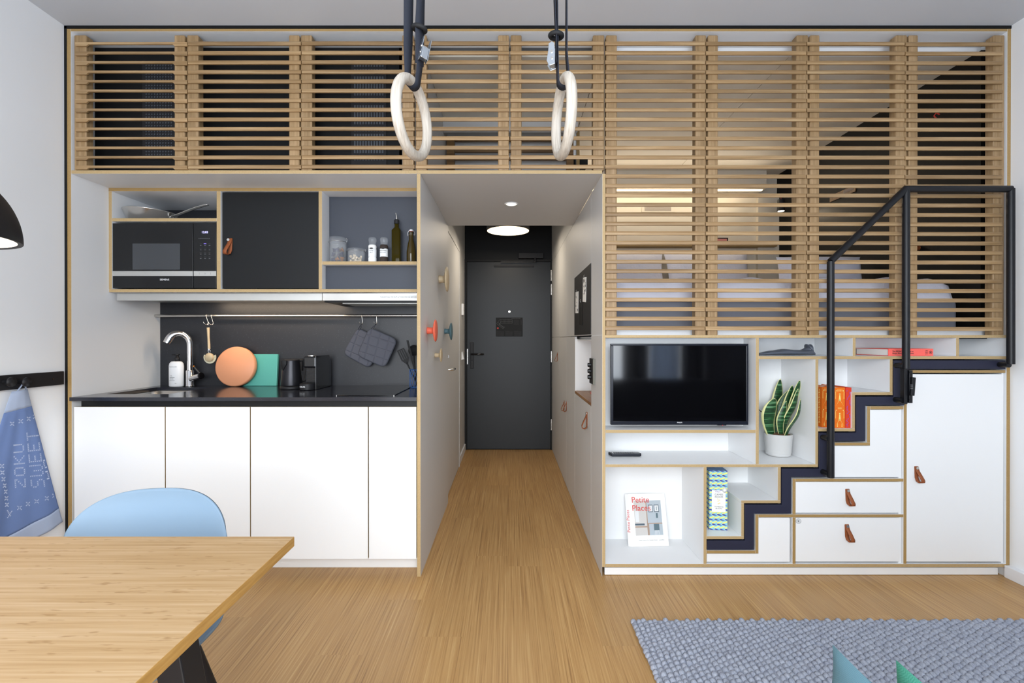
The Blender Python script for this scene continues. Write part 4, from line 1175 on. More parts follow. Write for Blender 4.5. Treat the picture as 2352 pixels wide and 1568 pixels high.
for i in range(18):
    a = i*2.4; r_ = .009+.026*((i % 6)/6)**.7; dz = .013+(i//7)*.013
    mb = MB(); mb.M = Matrix.Translation((x+r_*math.cos(a), y+r_*math.sin(a), zj+dz)) @ Matrix.Rotation(i*1.1, 4, 'Z') @ Matrix.Rotation(i*.7, 4, 'X')
    mb.box(-.007, .007, -.006, .006, -.005, .005); o = mb.build('sugar_lump', 'sugar', None, .0015)
    tag(o, 'brown sugar lump inside the low glass jar', 'sugar lump', 'sugar lumps in the low jar')
def grinder(label, px, cm, w1, w2):
    x, y = sx(px), Y(DJ); h = Zp(545, DJ)-zj
    t = thing('spice_grinder', label, 'grinder', (x, y, zj), group='spice grinders on the shelf')
    mb = MB(); mb.lathe([(0, .0005), (.021, .0005), (.0235, .004), (.0235, h*.18), (.0215, h*.22), (.0215, h*.55), (.0235, h*.60), (.023, h*.66), (.019, h*.70), (0, h*.70)], (x, y, zj), n=32); mb.build('grinder_body', cm, t)
    mb = MB(); mb.lathe([(0, h*.705), (.0195, h*.705), (.0205, h*.80), (.0235, h*.86), (.0235, h*.93), (.019, h*.985), (0, h)], (x, y, zj), n=32); mb.build('grinder_cap', 'glass', t)
    mb = MB(); mb.lathe([(.0225, h*.23), (.0232, h*.24), (.0232, h*.535), (.0225, h*.54)], (x, y, zj), n=32); lb = mb.build('label_band', 'label', t)
    mb = MB(); mb.prism([(x+.011*math.cos(q*.5236), zj+h*.545+.0045*math.sin(q*.5236)) for q in range(12)], y-.0245, y-.0236); mb.build('emblem', 'blackink', lb)
    text('lettering', w1, .0075, (x, y-.0236, zj+h*.44), 'blackink', lb, align='CENTER', ext=.0002)
    text('lettering', w2, .0075 if len(w2) < 5 else .005, (x, y-.0236, zj+h*.37), 'blackink', lb, align='CENTER', ext=.0002)
grinder('clear-topped grinder of white rock salt on the spice shelf', 855.5, 'salt', 'ROCK', 'SALT')
grinder('clear-topped grinder of dark black pepper on the spice shelf', 882, 'pepper', 'SEASONING', 'BLACK PEPPER')
# oil bottle with pourer
x, y = sx(911.3), Y(DJ)
t = thing('oil_bottle', 'tall square oil bottle with steel pourer on the spice shelf', 'bottle', (x, y, zj))
hb = Zp(527, DJ)-zj; hn = Zp(509, DJ)-zj; ht = Zp(489, DJ)-zj
mb = MB()
for (a, z) in ():
    pass
ring = lambda w_, z, r_: [(px_, py_, z) for px_, py_ in rrect(x-w_, x+w_, y-w_, y+w_, r_)]
def loft_box(mb, secs, mi=0):
    n = None; vs = []
    for w_, z, r_ in secs:
        rg = ring(w_, z, r_); n = len(rg); vs += rg
    fs = [(j*n+i, j*n+(i+1) % n, (j+1)*n+(i+1) % n, (j+1)*n+i) for j in range(len(secs)-1) for i in range(n)]
    mb.add(vs, fs, mi, True); mb.add(vs, [tuple(reversed(range(n))), tuple((len(secs)-1)*n+i for i in range(n))], mi)
loft_box(mb, [(.025, zj+.0005, .006), (.0255, zj+hb*.96, .008), (.022, zj+hb*1.0, .012), (.013, zj+hb*1.06, .0125), (.012, zj+hn, .0119)])
mb.build('glass_body', 'olive', t)
mb = MB(); mb.lathe([(0, 0), (.0145, 0), (.0155, .004), (.0145, .016), (.0155, .020), (.012, .026), (0, .027)], (x, y, zj+hn-.014), n=24); mb.build('stopper', 'rubber', t)
mb = MB(); mb.tube([(x, y, zj+hn+.010), (x-.001, y, zj+hn+.03), (x-.005, y, zj+ht)], [.0045, .004, .0028], 12); mb.build('pourer', 'steel', t)
# swing top bottle
x, y = sx(944.5), Y(DJ); hb = Zp(548, DJ)-zj; ht = Zp(527, DJ)-zj
t = thing('swing_top_bottle', 'green oil bottle with white swing top beside the hallway divider', 'bottle', (x, y, zj))
mb = MB(); mb.lathe([(0, .0005), (.024, .0005), (.026, .006), (.026, hb*.45), (.020, hb*.75), (.0125, hb*.98), (.0115, ht*.90), (.013, ht*.93), (0, ht*.935)], (x, y, zj), n=32); mb.build('glass_body', 'olivedark', t)
mb = MB(); mb.lathe([(0, ht*.945), (.011, ht*.945), (.0105, ht*.985), (.007, ht*1.0), (0, ht)], (x, y, zj), n=24); mb.build('stopper', 'plasticwhite', t)
mb = MB(); mb.lathe([(.0118, ht*.935), (.0125, ht*.94), (.0118, ht*.9449)], (x, y, zj), n=24); mb.build('seal_ring', 'redink', t)
mb = MB()
for s_ in (-1, 1): mb.tube([(x+s_*.012, y, zj+ht*.86), (x+s_*.019, y, zj+ht*.80), (x+s_*.021, y, zj+ht*.90), (x+s_*.012, y, zj+ht*.975)], .0011, 6)
mb.build('wire_clip', 'steel', t)

# hood and light housing ------------------------------------------------
lh = thing('light_housing', 'long pale light housing under the wall cabinet', 'light housing', (Xp(500, 2.70), .4, Zp(690, 2.7)))
box('casing', 'steelsoft', lh, Xp(268.5, 2.70), Xp(739.6, 2.70), Y(2.7105), .60, Zp(690, 2.70)+.016, Zp(671.6, DW), .001)
box('front_strip', 'steelsoft', lh, Xp(268.5, 2.70), Xp(739.6, 2.70), Y(2.70), Y(2.71), Zp(690, 2.70), Zp(671.6, DW), .001)
mb = MB(); mb.box(-1.95, -1.10, .29, .33, Zp(690, 2.70)+.011, Zp(690, 2.70)+.0158); mb.build('diffuser', 'lampglow', lh)
hd_ = thing('range_hood', 'slim stainless steel pull-out range hood over the cooktop', 'range hood', (-.77, .4, Zp(690, 2.7)))
box('hood_front', 'steel', hd_, Xp(740.6, 2.695), XKR, Y(2.695), Y(2.72), Zp(690, 2.695), Zp(671.8, DW), .001)
box('hood_body', 'darkpanel', hd_, Xp(742, 2.70), XKR, Y(2.7205), .615, Zp(696, 2.78), Zp(672.2, DW))
box('grease_filter', 'steelsoft', hd_, -.98, -.52, .33, .55, Zp(696, 2.78)-.004, Zp(696, 2.78)-.0003)
stk = box('sticker', 'label', hd_, Xp(871.5, 2.694), XKR-.001, Y(2.6943), Y(2.6949), Zp(687, 2.694), Zp(676, 2.694))
p = P(873.5, 683.6, 2.694); text('lettering', 'PLEASE PULL ME OUT & TURN ME ON BEFORE COOKING', .0118, (p.x, Y(2.694), p.z), 'ink', hd_, ext=.0002, sx=.86)

# rail, hooks ------------------------------------------------------------
DRL = 3.015; zr = Zp(725, DRL)
ra = thing('hanging_rail', 'long steel hanging rail across the dark backsplash', 'rail', (-1.37, Y(DRL), zr))
mb = MB(); mb.cyl((XKL+.0005, Y(DRL), zr), (XKR-.0005, Y(DRL), zr), .0082, n=24); mb.build('rail_tube', 'steel', ra)
def shook(px, dx, label):
    x = Xp(px, DRL, 725); y = Y(DRL)
    mb = MB(); pts = []
    for i in range(9): a = R(200-25*i*1.0); pts.append((x, y+.0105*math.cos(a)*1, zr+.0105*math.sin(a)))
    pts = [(x, y+.0105*math.cos(R(a)), zr+.0105*math.sin(R(a))) for a in (-20, 20, 60, 100, 140, 180)]
    pts += [(x+dx*.5, y-.010, zr-.02), (x+dx, y-.008, zr-.044), (x+dx*1.0+.001, y-.012, zr-.056), (x+dx*.8-.004, y-.020, zr-.058), (x+dx*.6-.009, y-.026, zr-.050), (x+dx*.5-.012, y-.028, zr-.040)]
    mb.tube(pts, .0016, 8); o = mb.build('s_hook', 'steel')
    return tag(o, label, 'hook', 'S hooks on the hanging rail'), (x+dx-.004, y-.018, zr-.057)
_, hA = shook(475.5, .012, 'steel S hook carrying the dish brush')
_, _h = shook(487, .012, 'empty steel S hook right of the dish brush')
_, hB = shook(832, .004, 'steel S hook carrying the rear pot holder')
_, hC = shook(865.5, .002, 'steel S hook carrying the front pot holder')

# dish brush --------------------------------------------------------------
br = thing('dish_brush', 'wooden dish brush hanging from the rail above the worktop', 'brush', hA)
DB = 2.985
mb = MB(); mb.tube([P(478, 744, DB)+Vector((.006*math.sin(a), 0, .006*math.cos(a))) for a in [R(k*36) for k in range(10)]], .0011, 6, closed=True)
mb.build('hang_loop', 'steel', br)
pts = [P(x_, y_, DB) for x_, y_ in ((478.2, 752), (478.5, 762), (479, 776), (480, 790), (480.3, 801.5))]
mb = MB(); mb.tube(pts, [.0085, .0080, .0066, .0082, .0078], 16); mb.build('handle', 'beech', br, sub=1)
mb = MB()
for s_ in (-1, 1): mb.tube([P(480.3+s_*2, 801, DB), P(480.5+s_*2.5, 806, DB), P(480.7+s_*1, 812, DB)], .0012, 6)
mb.cyl(P(480.3, 801, DB), P(480.3, 804, DB), .008, n=16); mb.build('wire_neck', 'steel', br)
hc = P(481, 820.5, DB)
mb = MB(); mb.M = Matrix.Translation(hc) @ Matrix.Rotation(R(8), 4, 'X')
mb.lathe([(0, -.012), (.022, -.012), (.026, -.008), (.028, -.002), (.028, .006), (.024, .010), (0, .010)], (0, 0, 0), 'y', 32); hdh = mb.build('brush_head', 'beech', br)
mb = MB(); mb.M = Matrix.Translation(hc)
for i in range(20):
    a = R(-200+i*220/19); d = Vector((math.cos(a), .15, math.sin(a)))
    mb.cyl(d*.025, d*.039, .0018, .0040, n=8)
mb.build('bristles', 'brushhair', br)

# chopping boards -----------------------------------------------------------
ob = thing('round_board', 'round orange plastic board leaning on the backsplash', 'board', (Xp(541, 3.0), .54, CT))
mb = MB(); T = Matrix.Translation((Xp(539.5, 2.985, 841), Y(2.985), CT+.1285)) @ Matrix.Rotation(R(-8), 4, 'X')
mb.M = T
mb.lathe([(0, -.002), (.120, -.002), (.127, .004), (.1275, .028), (.124, .032), (0, .032)], (0, 0, 0), 'y', 72); mb.build('disc', 'orangeboard', ob)
gb2 = thing('chopping_board', 'square green board standing behind the round orange board', 'board', (Xp(595, 3.03), .59, CT))
x0, x1 = Xp(547, 3.01), Xp(633.5, 3.01)
mb = MB(); mb.M = Matrix.Translation((0, Y(3.018), CT+.001)) @ Matrix.Rotation(R(-5), 4, 'X'); mb.box(x0, x1, 0, .022, 0, Zp(813.5, 3.01)-CT); mb.build('slab', 'greenboard', gb2, .003, 3)

# kettle ---------------------------------------------------------------------
kx, ky = Xp(668.5, 2.84, 890), Y(2.845)
kt = thing('kettle', 'matte black kettle standing beside the coffee machine', 'kettle', (kx, ky, CT))
mb = MB(); mb.lathe([(0, .001), (.062, .001), (.064, .005), (.0635, .016), (.060, .019), (0, .019)], (kx, ky, CT), n=44); mb.build('base', 'black', kt)
H = Zp(825, 2.84)-CT
mb = MB(); mb.lathe([(0, .0195), (.060, .0195), (.061, .026), (.056, .08), (.050, .14), (.0465, H-.012), (.047, H-.006), (.044, H-.002), (0, H)], (kx, ky, CT), n=44)
mb.build('jug', mat('kettle_metal', '2B2B2F', .3, metal=.6), kt)
mb = MB()
def spout(u, v):
    a = R(205+60*u); zt_ = H-.006-.062*v; r0 = .0475+(.056-.0475)*(.062*v/.1)
    k = (1-v**1.6)*math.sin(math.pi*u)
    return (kx+(r0+.0012+.016*k)*math.cos(a), ky+(r0+.0012+.016*k)*math.sin(a), CT+zt_+.006*(1-v)*math.sin(math.pi*u)+v*.04*abs(u-.5)*2)
mb.grid(spout, 14, 12); mb.build('spout', 'rubber', kt, solid=.002)
mb = MB(); mb.tube([(kx+.030, ky+.030, CT+H-.01), (kx+.062, ky+.052, CT+H-.006), (kx+.075, ky+.058, CT+H-.05), (kx+.062, ky+.05, CT+.05), (kx+.040, ky+.036, CT+.04)], .009, 12); mb.build('handle', 'rubber', kt)
# socket behind
so = thing('wall_socket', 'black double wall socket on the backsplash behind the kettle', 'socket', (Xp(665, 3.05), .612, 1.0))
box('plate', 'black', so, Xp(644, 3.05), Xp(694, 3.05), .611, .6198, Zp(851, 3.05), Zp(823, 3.05), .001)
mb = MB()
for px in (658, 680):
    p = P(px, 837, 3.045); mb.lathe([(.022, 0), (.022, -.002), (.0195, -.002), (.0195, .001), (0, .001)], (p.x, .6108, p.z), 'y', 28)
mb.build('outlet', 'blackgloss', so)

# coffee machine ----------------------------------------------------------------
cm = thing('coffee_machine', 'small black capsule coffee machine with drip tray', 'coffee machine', (-1.17, .42, CT))
x0, x1 = Xp(694, 2.79, 850), Xp(724.5, 2.79, 850); zt_ = Zp(818.5, 2.79)
box('brew_head', 'blackgloss', cm, x0, x1, Y(2.80), Y(2.99), Zp(845, 2.79), zt_, .010, )
box('body', 'black', cm, x0+.002, x1-.001, Y(2.835), Y(2.985), CT+.001, Zp(845.5, 2.79), .003)
mb = MB()
for i in range(12):
    for j in range(14):
        a = x0+.010+i*(x1-x0-.018)/11; z = CT+.042+j*.0078; mb.box(a-.0022, a+.0022, Y(2.8335), Y(2.8348), z-.0026, z+.0026)
mb.build('grip_texture', 'blackgloss', cm)
mb = MB(); cxm = (x0+x1)/2-.008
mb.prism([(cxm+.046*math.cos(R(a)), Y(2.80)+.050*math.sin(R(a))) for a in range(180, 361, 5)]+[(cxm+.046, Y(2.834)), (cxm-.046, Y(2.834))], CT+.001, CT+.038, 0, 'xy')
dt = mb.build('drip_tray', 'black', cm, .003)
text('lettering', 'KRUPS', .0125, (cxm-.031, Y(2.7565), CT+.017), 'plasticwhite', dt, rot=(R(90), 0, R(-22)), ext=.0006, sx=1.1)
box('side_panel', 'blackgloss', cm, x1+.0005, x1+.006, Y(2.785), Y(2.995), CT+.001, zt_+.004, .002)
box('water_tank', 'tvframe', cm, x0+.006, x1+.004, Y(2.9955), Y(3.03), CT+.001, Zp(824, 3.0), .003)
mb = MB(); mb.cyl(((x0+x1)/2, Y(2.84), zt_+.0005), ((x0+x1)/2, Y(2.84), zt_+.006), .026, n=28); mb.build('button_ring', 'steel', cm)

# pot holders ----------------------------------------------------------------------
def potholder(label, cx_, cy_, side, ang, D, hook):
    c = P(cx_, cy_, D)
    t = thing('pot_holder', label, 'pot holder', hook, group='pot holders on the rail')
    T = Matrix.Translation(c) @ Matrix.Rotation(R(ang), 4, 'Y')
    s2 = side/2
    def fn(sgn):
        def f(u, v):
            a, b = (2*u-1), (2*v-1)
            # squircle mapping
            p_ = 7; k = (abs(a)**p_+abs(b)**p_)**(1/p_); mx = max(abs(a), abs(b)); q = (mx/k if k > 1e-6 else 1)
            x, z = a*s2*q, b*s2*q
            dd = min(abs(((x+z)*1.0/.052) % 1-.5)*2 if 0 else abs(math.sin(math.pi*(x/.062+.18*z/.062))), abs(math.sin(math.pi*(z/.058-.12*x/.058))))
            puff = .0022+.0050*min(1, dd*3.2)**.7
            if mx > .985: puff = .001
            return (x, sgn*puff, z)
        return f
    mb = MB(); mb.M = T; mb.grid(fn(-1), 96, 96); g1 = fn(1); mb.grid(lambda u, v: g1(1-u, v), 30, 30); mb.build('quilted_pad', 'fabricgrey', t)
    mb = MB(); mb.M = T; n = 80; pts = []
    for i in range(n):
        a = 2*math.pi*i/n; ca, sa = math.cos(a), math.sin(a); k = (abs(ca)**7+abs(sa)**7)**(1/7); pts.append((s2*ca/k, 0, s2*sa/k))
    mb.tube(pts, .0042, 10, closed=True); mb.build('piping', 'pipinggrey', t)
    corner = T @ Vector((-s2*.90, 0, s2*.90)) if ang > 0 else T @ Vector((s2*.9, 0, s2*.9))
    h = Vector(hook)
    mb = MB(); mb.ribbon([corner+Vector((0, 0, -.004)), corner*.5+h*.5+Vector((-.005, 0, 0)), h+Vector((0, 0, .002)), corner*.5+h*.5+Vector((.007, 0, 0)), corner+Vector((.008, 0, -.006))], Vector((0, .008, 0)), .0022)
    mb.build('hanging_loop', 'pipinggrey', t)
potholder('quilted charcoal pot holder hanging at the back, partly covered', 835, 798.5, .190, 29, 3.022, hB)
potholder('quilted charcoal pot holder hanging in front of the other one', 866.5, 798, .192, 24, 2.996, hC)

# utensils ---------------------------------------------------------------------------
ux, uy = Xp(957, 2.93, 870), Y(2.93)
uh = thing('utensil_holder', 'blue wire utensil holder beside the hallway divider', 'holder', (ux, uy, CT))
mb = MB(); HR, HH = .043, .112
for z in (.003, HH): mb.tube([(ux+HR*math.cos(2*math.pi*i/36), uy+HR*math.sin(2*math.pi*i/36), CT+z) for i in range(36)], .0018, 6, closed=True)
for i in range(14):
    for dr in (-1, 1):
        a0 = 2*math.pi*i/14; mb.tube([(ux+HR*math.cos(a0+dr*.9*k/8), uy+HR*math.sin(a0+dr*.9*k/8), CT+.003+(HH-.003)*k/8) for k in range(9)], .0011, 5)
mb.build('wire_basket', 'wireblue', uh)
mb = MB(); mb.cyl((ux, uy, CT+.001), (ux, uy, CT+.004), HR-.001, n=32); mb.build('base_plate', 'wireblue', uh)
def uten(label, name, head, a, b, r_=.0045):
    t = thing(name, label, 'kitchen utensil', tuple(a), group='utensils in the wire holder')
    mb = MB(); mb.tube([a, a*.5+b*.5, b], r_, 10); mb.build('handle', 'rubber', t)
    mb = MB(); head(mb, a, b); mb.build('head', 'rubber', t, .001)
    return t
def slotted(mb, a, b):
    d = (b-a).normalized(); s_ = Vector((0, 1, 0)).cross(d).normalized()
    def q(u, v): return b+s_*u+d*v
    for k in range(4):
        u0 = -.024+k*.0132
        mb.add([q(u0, .02)+Vector((0, y_, 0)) for y_ in (0,)]+[q(u0+.009, .02), q(u0+.009, .088), q(u0, .088)]+[p+Vector((0, .003, 0)) for p in (q(u0, .02), q(u0+.009, .02), q(u0+.009, .088), q(u0, .088))],
               [(0, 1, 2, 3), (7, 6, 5, 4), (0, 4, 5, 1), (1, 5, 6, 2), (2, 6, 7, 3), (3, 7, 4, 0)])
    P8 = [q(-.006, -.01), q(.006, -.01), q(.0256, .022), q(-.024, .022)]
    mb.add(P8+[p+Vector((0, .003, 0)) for p in P8], [(0, 1, 2, 3), (7, 6, 5, 4), (0, 4, 5, 1), (1, 5, 6, 2), (2, 6, 7, 3), (3, 7, 4, 0)])
    P9 = [q(-.024, .084), q(.0256, .084), q(.0256, .091), q(-.024, .091)]
    mb.add(P9+[p+Vector((0, .003, 0)) for p in P9], [(0, 1, 2, 3), (7, 6, 5, 4), (0, 4, 5, 1), (1, 5, 6, 2), (2, 6, 7, 3), (3, 7, 4, 0)])
uten('black slotted turner leaning left in the blue wire holder', 'slotted_turner', slotted, Vector((ux+.010, uy, CT+.006)), P(934, 832, 2.925))
def ladle(mb, a, b):
    mb.M = Matrix.Translation(b+Vector((0, .0, .028))) @ Matrix.Rotation(R(80), 4, 'X')
    mb.lathe([(0, -.022), (.020, -.018), (.033, -.004), (.036, .006), (.034, .006), (.030, -.003), (0, -.018)], n=28)
uten('black round ladle behind the turner in the blue wire holder', 'ladle', ladle, Vector((ux-.008, uy+.02, CT+.006)), P(951, 815, 2.97))
def tongs(mb, a, b):
    d = (b-a).normalized()
    mb.ribbon([a+d*.06, b, b+d*.025], Vector((.013, 0, 0)), .004)
uten('black flat tongs upright in the blue wire holder', 'tongs', tongs, Vector((ux+.018, uy-.015, CT+.006)), P(938, 790, 2.91), .0035)

# soap bottle ------------------------------------------------------------------------
xs, ys = Xp(405.5, 2.985, 870), Y(2.985)
sb = thing('soap_bottle', 'white pump bottle with black pump beside the tap', 'bottle', (xs, ys, CT))
H = Zp(829, 2.985)-CT
mb = MB(); mb.lathe([(0, .0005), (.040, .0005), (.0455, .006), (.0455, H-.030), (.042, H-.014), (.032, H-.003), (.016, H), (0, H)], (xs, ys, CT), n=44, sy=.62); mb.build('bottle_body', 'plasticwhite', sb)
mb = MB(); mb.lathe([(0, H+.0003), (.0155, H+.0003), (.0155, H+.022), (.009, H+.024), (.009, H+.040), (0, H+.040)], (xs+.004, ys, CT), n=28)
mb.ribbon([(xs+.014, ys, CT+H+.041), (xs-.006, ys, CT+H+.041), (xs-.022, ys-.004, CT+H+.040)], Vector((0, .016, 0)), .007)
mb.build('pump', 'black', sb)
for body, size, dz, dx in (('MARIE-STELLA-MARIS', .0062, H*.77, -.036), ('N°92', .0075, H*.42, -.026), ('Objets', .0085, H*.36, -.032), ("d'Amsterdam", .0085, H*.30, -.032), ('hand & body wash', .0055, H*.24, -.034), ('470 ml', .005, H*.13, .012)):
    if body == 'N°92': body = '472'
    if body == 'Objets': body = 'Gentlemen'
    if body == "d'Amsterdam": body = 'de Zoku'
    text('lettering', body, size, (xs+dx*.72, ys-.0288, CT+dz), 'ink', sb, ext=.0002, sx=.8)

# tap ----------------------------------------------------------------------------------
D = 3.0; xt, yt = Xp(436, D, 880), Y(D)
tp = thing('kitchen_tap', 'chrome kitchen tap with high curved spout beside the sink', 'tap', (xt, yt, CT))
mb = MB(); mb.lathe([(0, .0005), (.024, .0005), (.0245, .004), (.0225, .006), (.0225, .100), (.0195, .104), (0, .104)], (xt, yt, CT), n=36); mb.build('tap_body', 'chrome', tp)
pts = []
top = Zp(762, D); xs1 = Xp(386, 2.94)
pts = [Vector((xt, yt, CT+.10)), Vector((xt, yt, CT+.16)), Vector((xt, yt, CT+.22)), Vector((xt, yt, top-.085))]
cxa = (xt+xs1)/2; ra_ = (xt-xs1)/2
for i in range(1, 15):
    a = math.pi*i/16.0; f = (1-math.cos(a))/2
    pts.append(Vector((xt-2*ra_*f*1.0, yt-.06*f, top-.085+.075*math.sin(a)**.9+0)))
pts.append(Vector((xs1-.004, yt-.064, Zp(788, 2.94))))
mb = MB(); mb.tube(pts, [.0165]*4+[.0165+.0006*i for i in range(14)]+[.022], 20); mb.build('spout', 'chrome', tp)
mb = MB(); a = Vector((xt+.012, yt-.006, CT+.048)); b = Vector((xt+.082, yt-.022, CT+.068)); mb.cyl(a, b, .0185, .0185, n=28); vb = mb.build('valve', 'chrome', tp)
mb = MB(); d = (b-a).normalized(); mb.cyl(b, b+d*.012, .0205, .0195, n=28); mb.build('valve_cap', 'blackgloss', vb)
e = b+d*.006+Vector((-.004, 0, .012)); mb = MB(); mb.tube([e, P(446, 842.5, 2.97)], [.0048, .0052], 12); mb.build('lever', 'blackgloss', vb)
mb = MB(); q_ = P(446, 842, 2.97); mb.cyl(q_, q_+Vector((-.004, 0, .004)), .0056, n=12); mb.build('lever_tip', 'copper', vb)
# ================================================================== hallway
RX = .4875   # inner face of the right-hand side
hc_ = thing('hallway_cabinet', 'full-height grey cabinet wall with niche along the right of the hallway', 'cabinet', (.6, 1.4, 0))
seam = Zp(769.3, 2.44)
def hbox(name, y0, y1, z0, z1, m_='hallgrey', x1=RX+.018, bev=.0012, **kw): return box(name, m_, hc_, RX, x1, y0, y1, z0, z1, bev, **kw)
# the plywood-edged end panel of the unit already closes y=0; this is the panel behind it
hbox('side_panel', .0005, .3235, 0, seam-.002, x1=.4884)
hbox('side_panel', .0005, .3235, seam+.002, 2.0975, x1=.4884)
hbox('door', .3275, 1.0090, seam+.0025, 2.0975)
lowd = hbox('door', .3275, 1.0090, .004, .842)
d2 = hbox('door', 1.0130, 1.5075, .004, seam-.002)
d3 = hbox('door', 1.5115, 2.050, .004, seam-.002)
d4 = hbox('door', 2.0525, 2.838, .004, seam+.001)
hbox('door', 1.0130, 1.5075, seam+.002, 2.0975)
hbox('door', 1.5115, 2.050, seam+.002, 2.0975); hbox('door', 2.0525, 2.838, seam+.003, 2.0975)
hbox('upper_panel', 1.112, 2.838, 2.1005, 2.558)
# niche
box('niche_back', 'white', hc_, .700, .712, .3255, 1.0100, .83, 1.238)
box('niche_side', ['hallgrey', 'white', 'edge_dark'], hc_, RX+.0185, .6995, .3140, .3255, .86, 1.238)
mb = MB(); mb.box(RX, .6995, 1.0, 1.0122, .862, 1.2385, 0, left=1, front=0); mb.build('niche_side', ['white', 'edge_dark'], hc_)
box('niche_top', 'white', hc_, RX+.0185, .6995, .3262, .9995, 1.228, 1.238)
mb = MB(); mb.box(RX-.001, .6995, .3262, .9995, .8445, .862); mb.build('niche_shelf', 'walnut', hc_, .001)
leather_pull(lowd, RX, Y(.4875*F/(1349-CX)), Zp(951, .4875*F/(1349-CX)), 'left', 1.35)
for px, py, dd in ((1301.5, 924, d2), (1296.5, 923, d3), (1281, 812, d3)):
    Dd = .4875*F/(px-CX); leather_pull(dd if Dd > 3.96 or dd is d2 else d2, RX, Y(Dd), Zp(py, Dd), 'left', 1.15)
# bowls
for i, (lab, r_, h_, cm_) in enumerate((('red glazed oblong bowl at the bottom of the niche stack', .085, .05, 'redbowl'), ('ochre bowl in the middle of the niche stack', .075, .045, 'ochre'), ('pink bowl topmost of the niche stack', .070, .045, 'pink'))):
    z = .8625+i*.022; t = thing('bowl', lab, 'bowl', (.585, .43, z), group='stacked bowls in the hallway niche')
    mb = MB(); mb.lathe([(0, 0), (r_*.5, 0), (r_*.95, h_*.8), (r_, h_), (r_-.004, h_), (r_*.5, .004), (0, .004)], (.585, .43, z), n=40); mb.build('bowl_body', cm_, t)
# magnet board
mbd = thing('magnet_board', 'black magnet board with clipped papers on the right hallway side', 'board', (RX, .66, 1.27))
zb0, zb1 = 1.268, 1.686
box('board_panel', 'black', mbd, RX-.0035, RX-.0004, .325, 1.008, zb0, zb1)
def note(label, pxa, pxb, ptop, pbot, m_, tilt, marks):
    ya, yb = Y(.484*F/(pxb-CX)), Y(.484*F/(pxa-CX)); Dm = (ya+yb)/2+DIST
    z1, z0 = Zp(ptop, Dm), Zp(pbot, Dm)
    t = thing('note_card', label, 'card', (RX-.006, (ya+yb)/2, z0), group='papers on the magnet board')
    T = Matrix.Translation((RX-.0055, (ya+yb)/2, (z0+z1)/2)) @ Matrix.Rotation(R(tilt), 4, 'X')
    w_, h_ = (yb-ya)/2, (z1-z0)/2
    mb = MB(); mb.M = T; mb.box(-.0008, .0006, -w_, w_, -h_, h_); mb.build('card', m_, t)
    mb = MB(); mb.M = T; rr = random.Random(pxa)
    for k in range(marks):
        a, b = rr.uniform(-w_*.7, w_*.7), rr.uniform(-h_*.8, h_*.8); q = rr.uniform(.004, .010)
        mb.box(-.0016, -.0009, a-q, a+q*.6, b-q*.6, b+q)
    if marks: mb.build('print', 'blackink', t)
    mb = MB(); mb.M = T; mb.tube([(0, 0, h_-.006), (-.006, .004, h_+.008), (-.001, .008, h_+.016)], .0016, 6); mb.build('pin', 'steel', t)
note('white card with black symbols, upper right on the magnet board', 1339.5, 1347, 637, 693, 'paper', 6, 16)
note('plain white card at the left edge of the magnet board', 1322.5, 1329, 670, 719, 'paper', 3, 6)
note('dark speckled card lowest on the magnet board', 1331.5, 1338.5, 693, 746, 'planback', 4, 0)
# power strip
ps = thing('switch_strip', 'upright black switch strip with three knobs at the hallway edge', 'switch', (RX, .2, 1.05))
Dp = .4875*F/(1362.5-CX); ya = Y(.4875*F/(1367.5-CX)); yb = Y(.4875*F/(1358-CX))
box('strip_body', 'black', ps, RX-.012, RX-.0004, ya+.02, yb-.005, Zp(881, Dp), Zp(823, Dp), .002)
box('strip_edge', mat('worn_edge', '77776F', .6), ps, RX-.0118, RX-.0006, ya, ya+.0195, Zp(881, Dp), Zp(823, Dp), .001)
for py in (838, 852, 866):
    z = Zp(py, Dp); mb = MB(); mb.cyl((RX-.0125, (ya+yb)/2+.01, z), (RX-.030, (ya+yb)/2+.01, z), .013, .012, n=18); mb.build('knob', 'blackgloss', ps)

# wall hooks on the left panel
def dot(name, label, pxb, py, pxd, rad, m_):
    D = .458*F/(CX-pxb); x0 = -.4575; y = Y(D); z = Zp(py, D)
    xd = (pxd-CX)*D/F
    t = thing('wall_hook', label, 'hook', (x0, y, z), group='round mushroom wall hooks')
    mb = MB(); s_ = rad*.30
    L_ = xd-x0
    mb.lathe([(0, 0), (s_, 0), (s_*1.02, .004), (s_*.92, L_*.5), (s_*1.0, L_-.008), (s_*1.6, L_-.003)], (x0, y, z), 'x', 36)
    mb.build('stem', m_, t)
    mb = MB(); th = rad*.20
    mb.lathe([(0, L_-.004), (rad*.6, L_-.003), (rad*.93, L_+th*.25), (rad, L_+th*.55), (rad*.93, L_+th*.85), (rad*.6, L_+th*1.15), (0, L_+th*1.25)], (x0, y, z), 'x', 48)
    mb.build('disc', m_, t)
dot('a', 'largest mushroom wall hook of pale wood, highest on the hallway side', 1008, 641, 1023.5, .083, 'beech')
dot('b', 'coral red mushroom wall hook on the hallway side', 981, 759, 997.5, .063, 'coral')
dot('c', 'petrol blue mushroom wall hook deeper in the hallway', 1021, 760.5, 1034, .064, 'teal')
dot('d', 'smallest mushroom wall hook of pale wood, lowest on the hallway side', 998.5, 815.5, 1011.5, .044, 'beech')

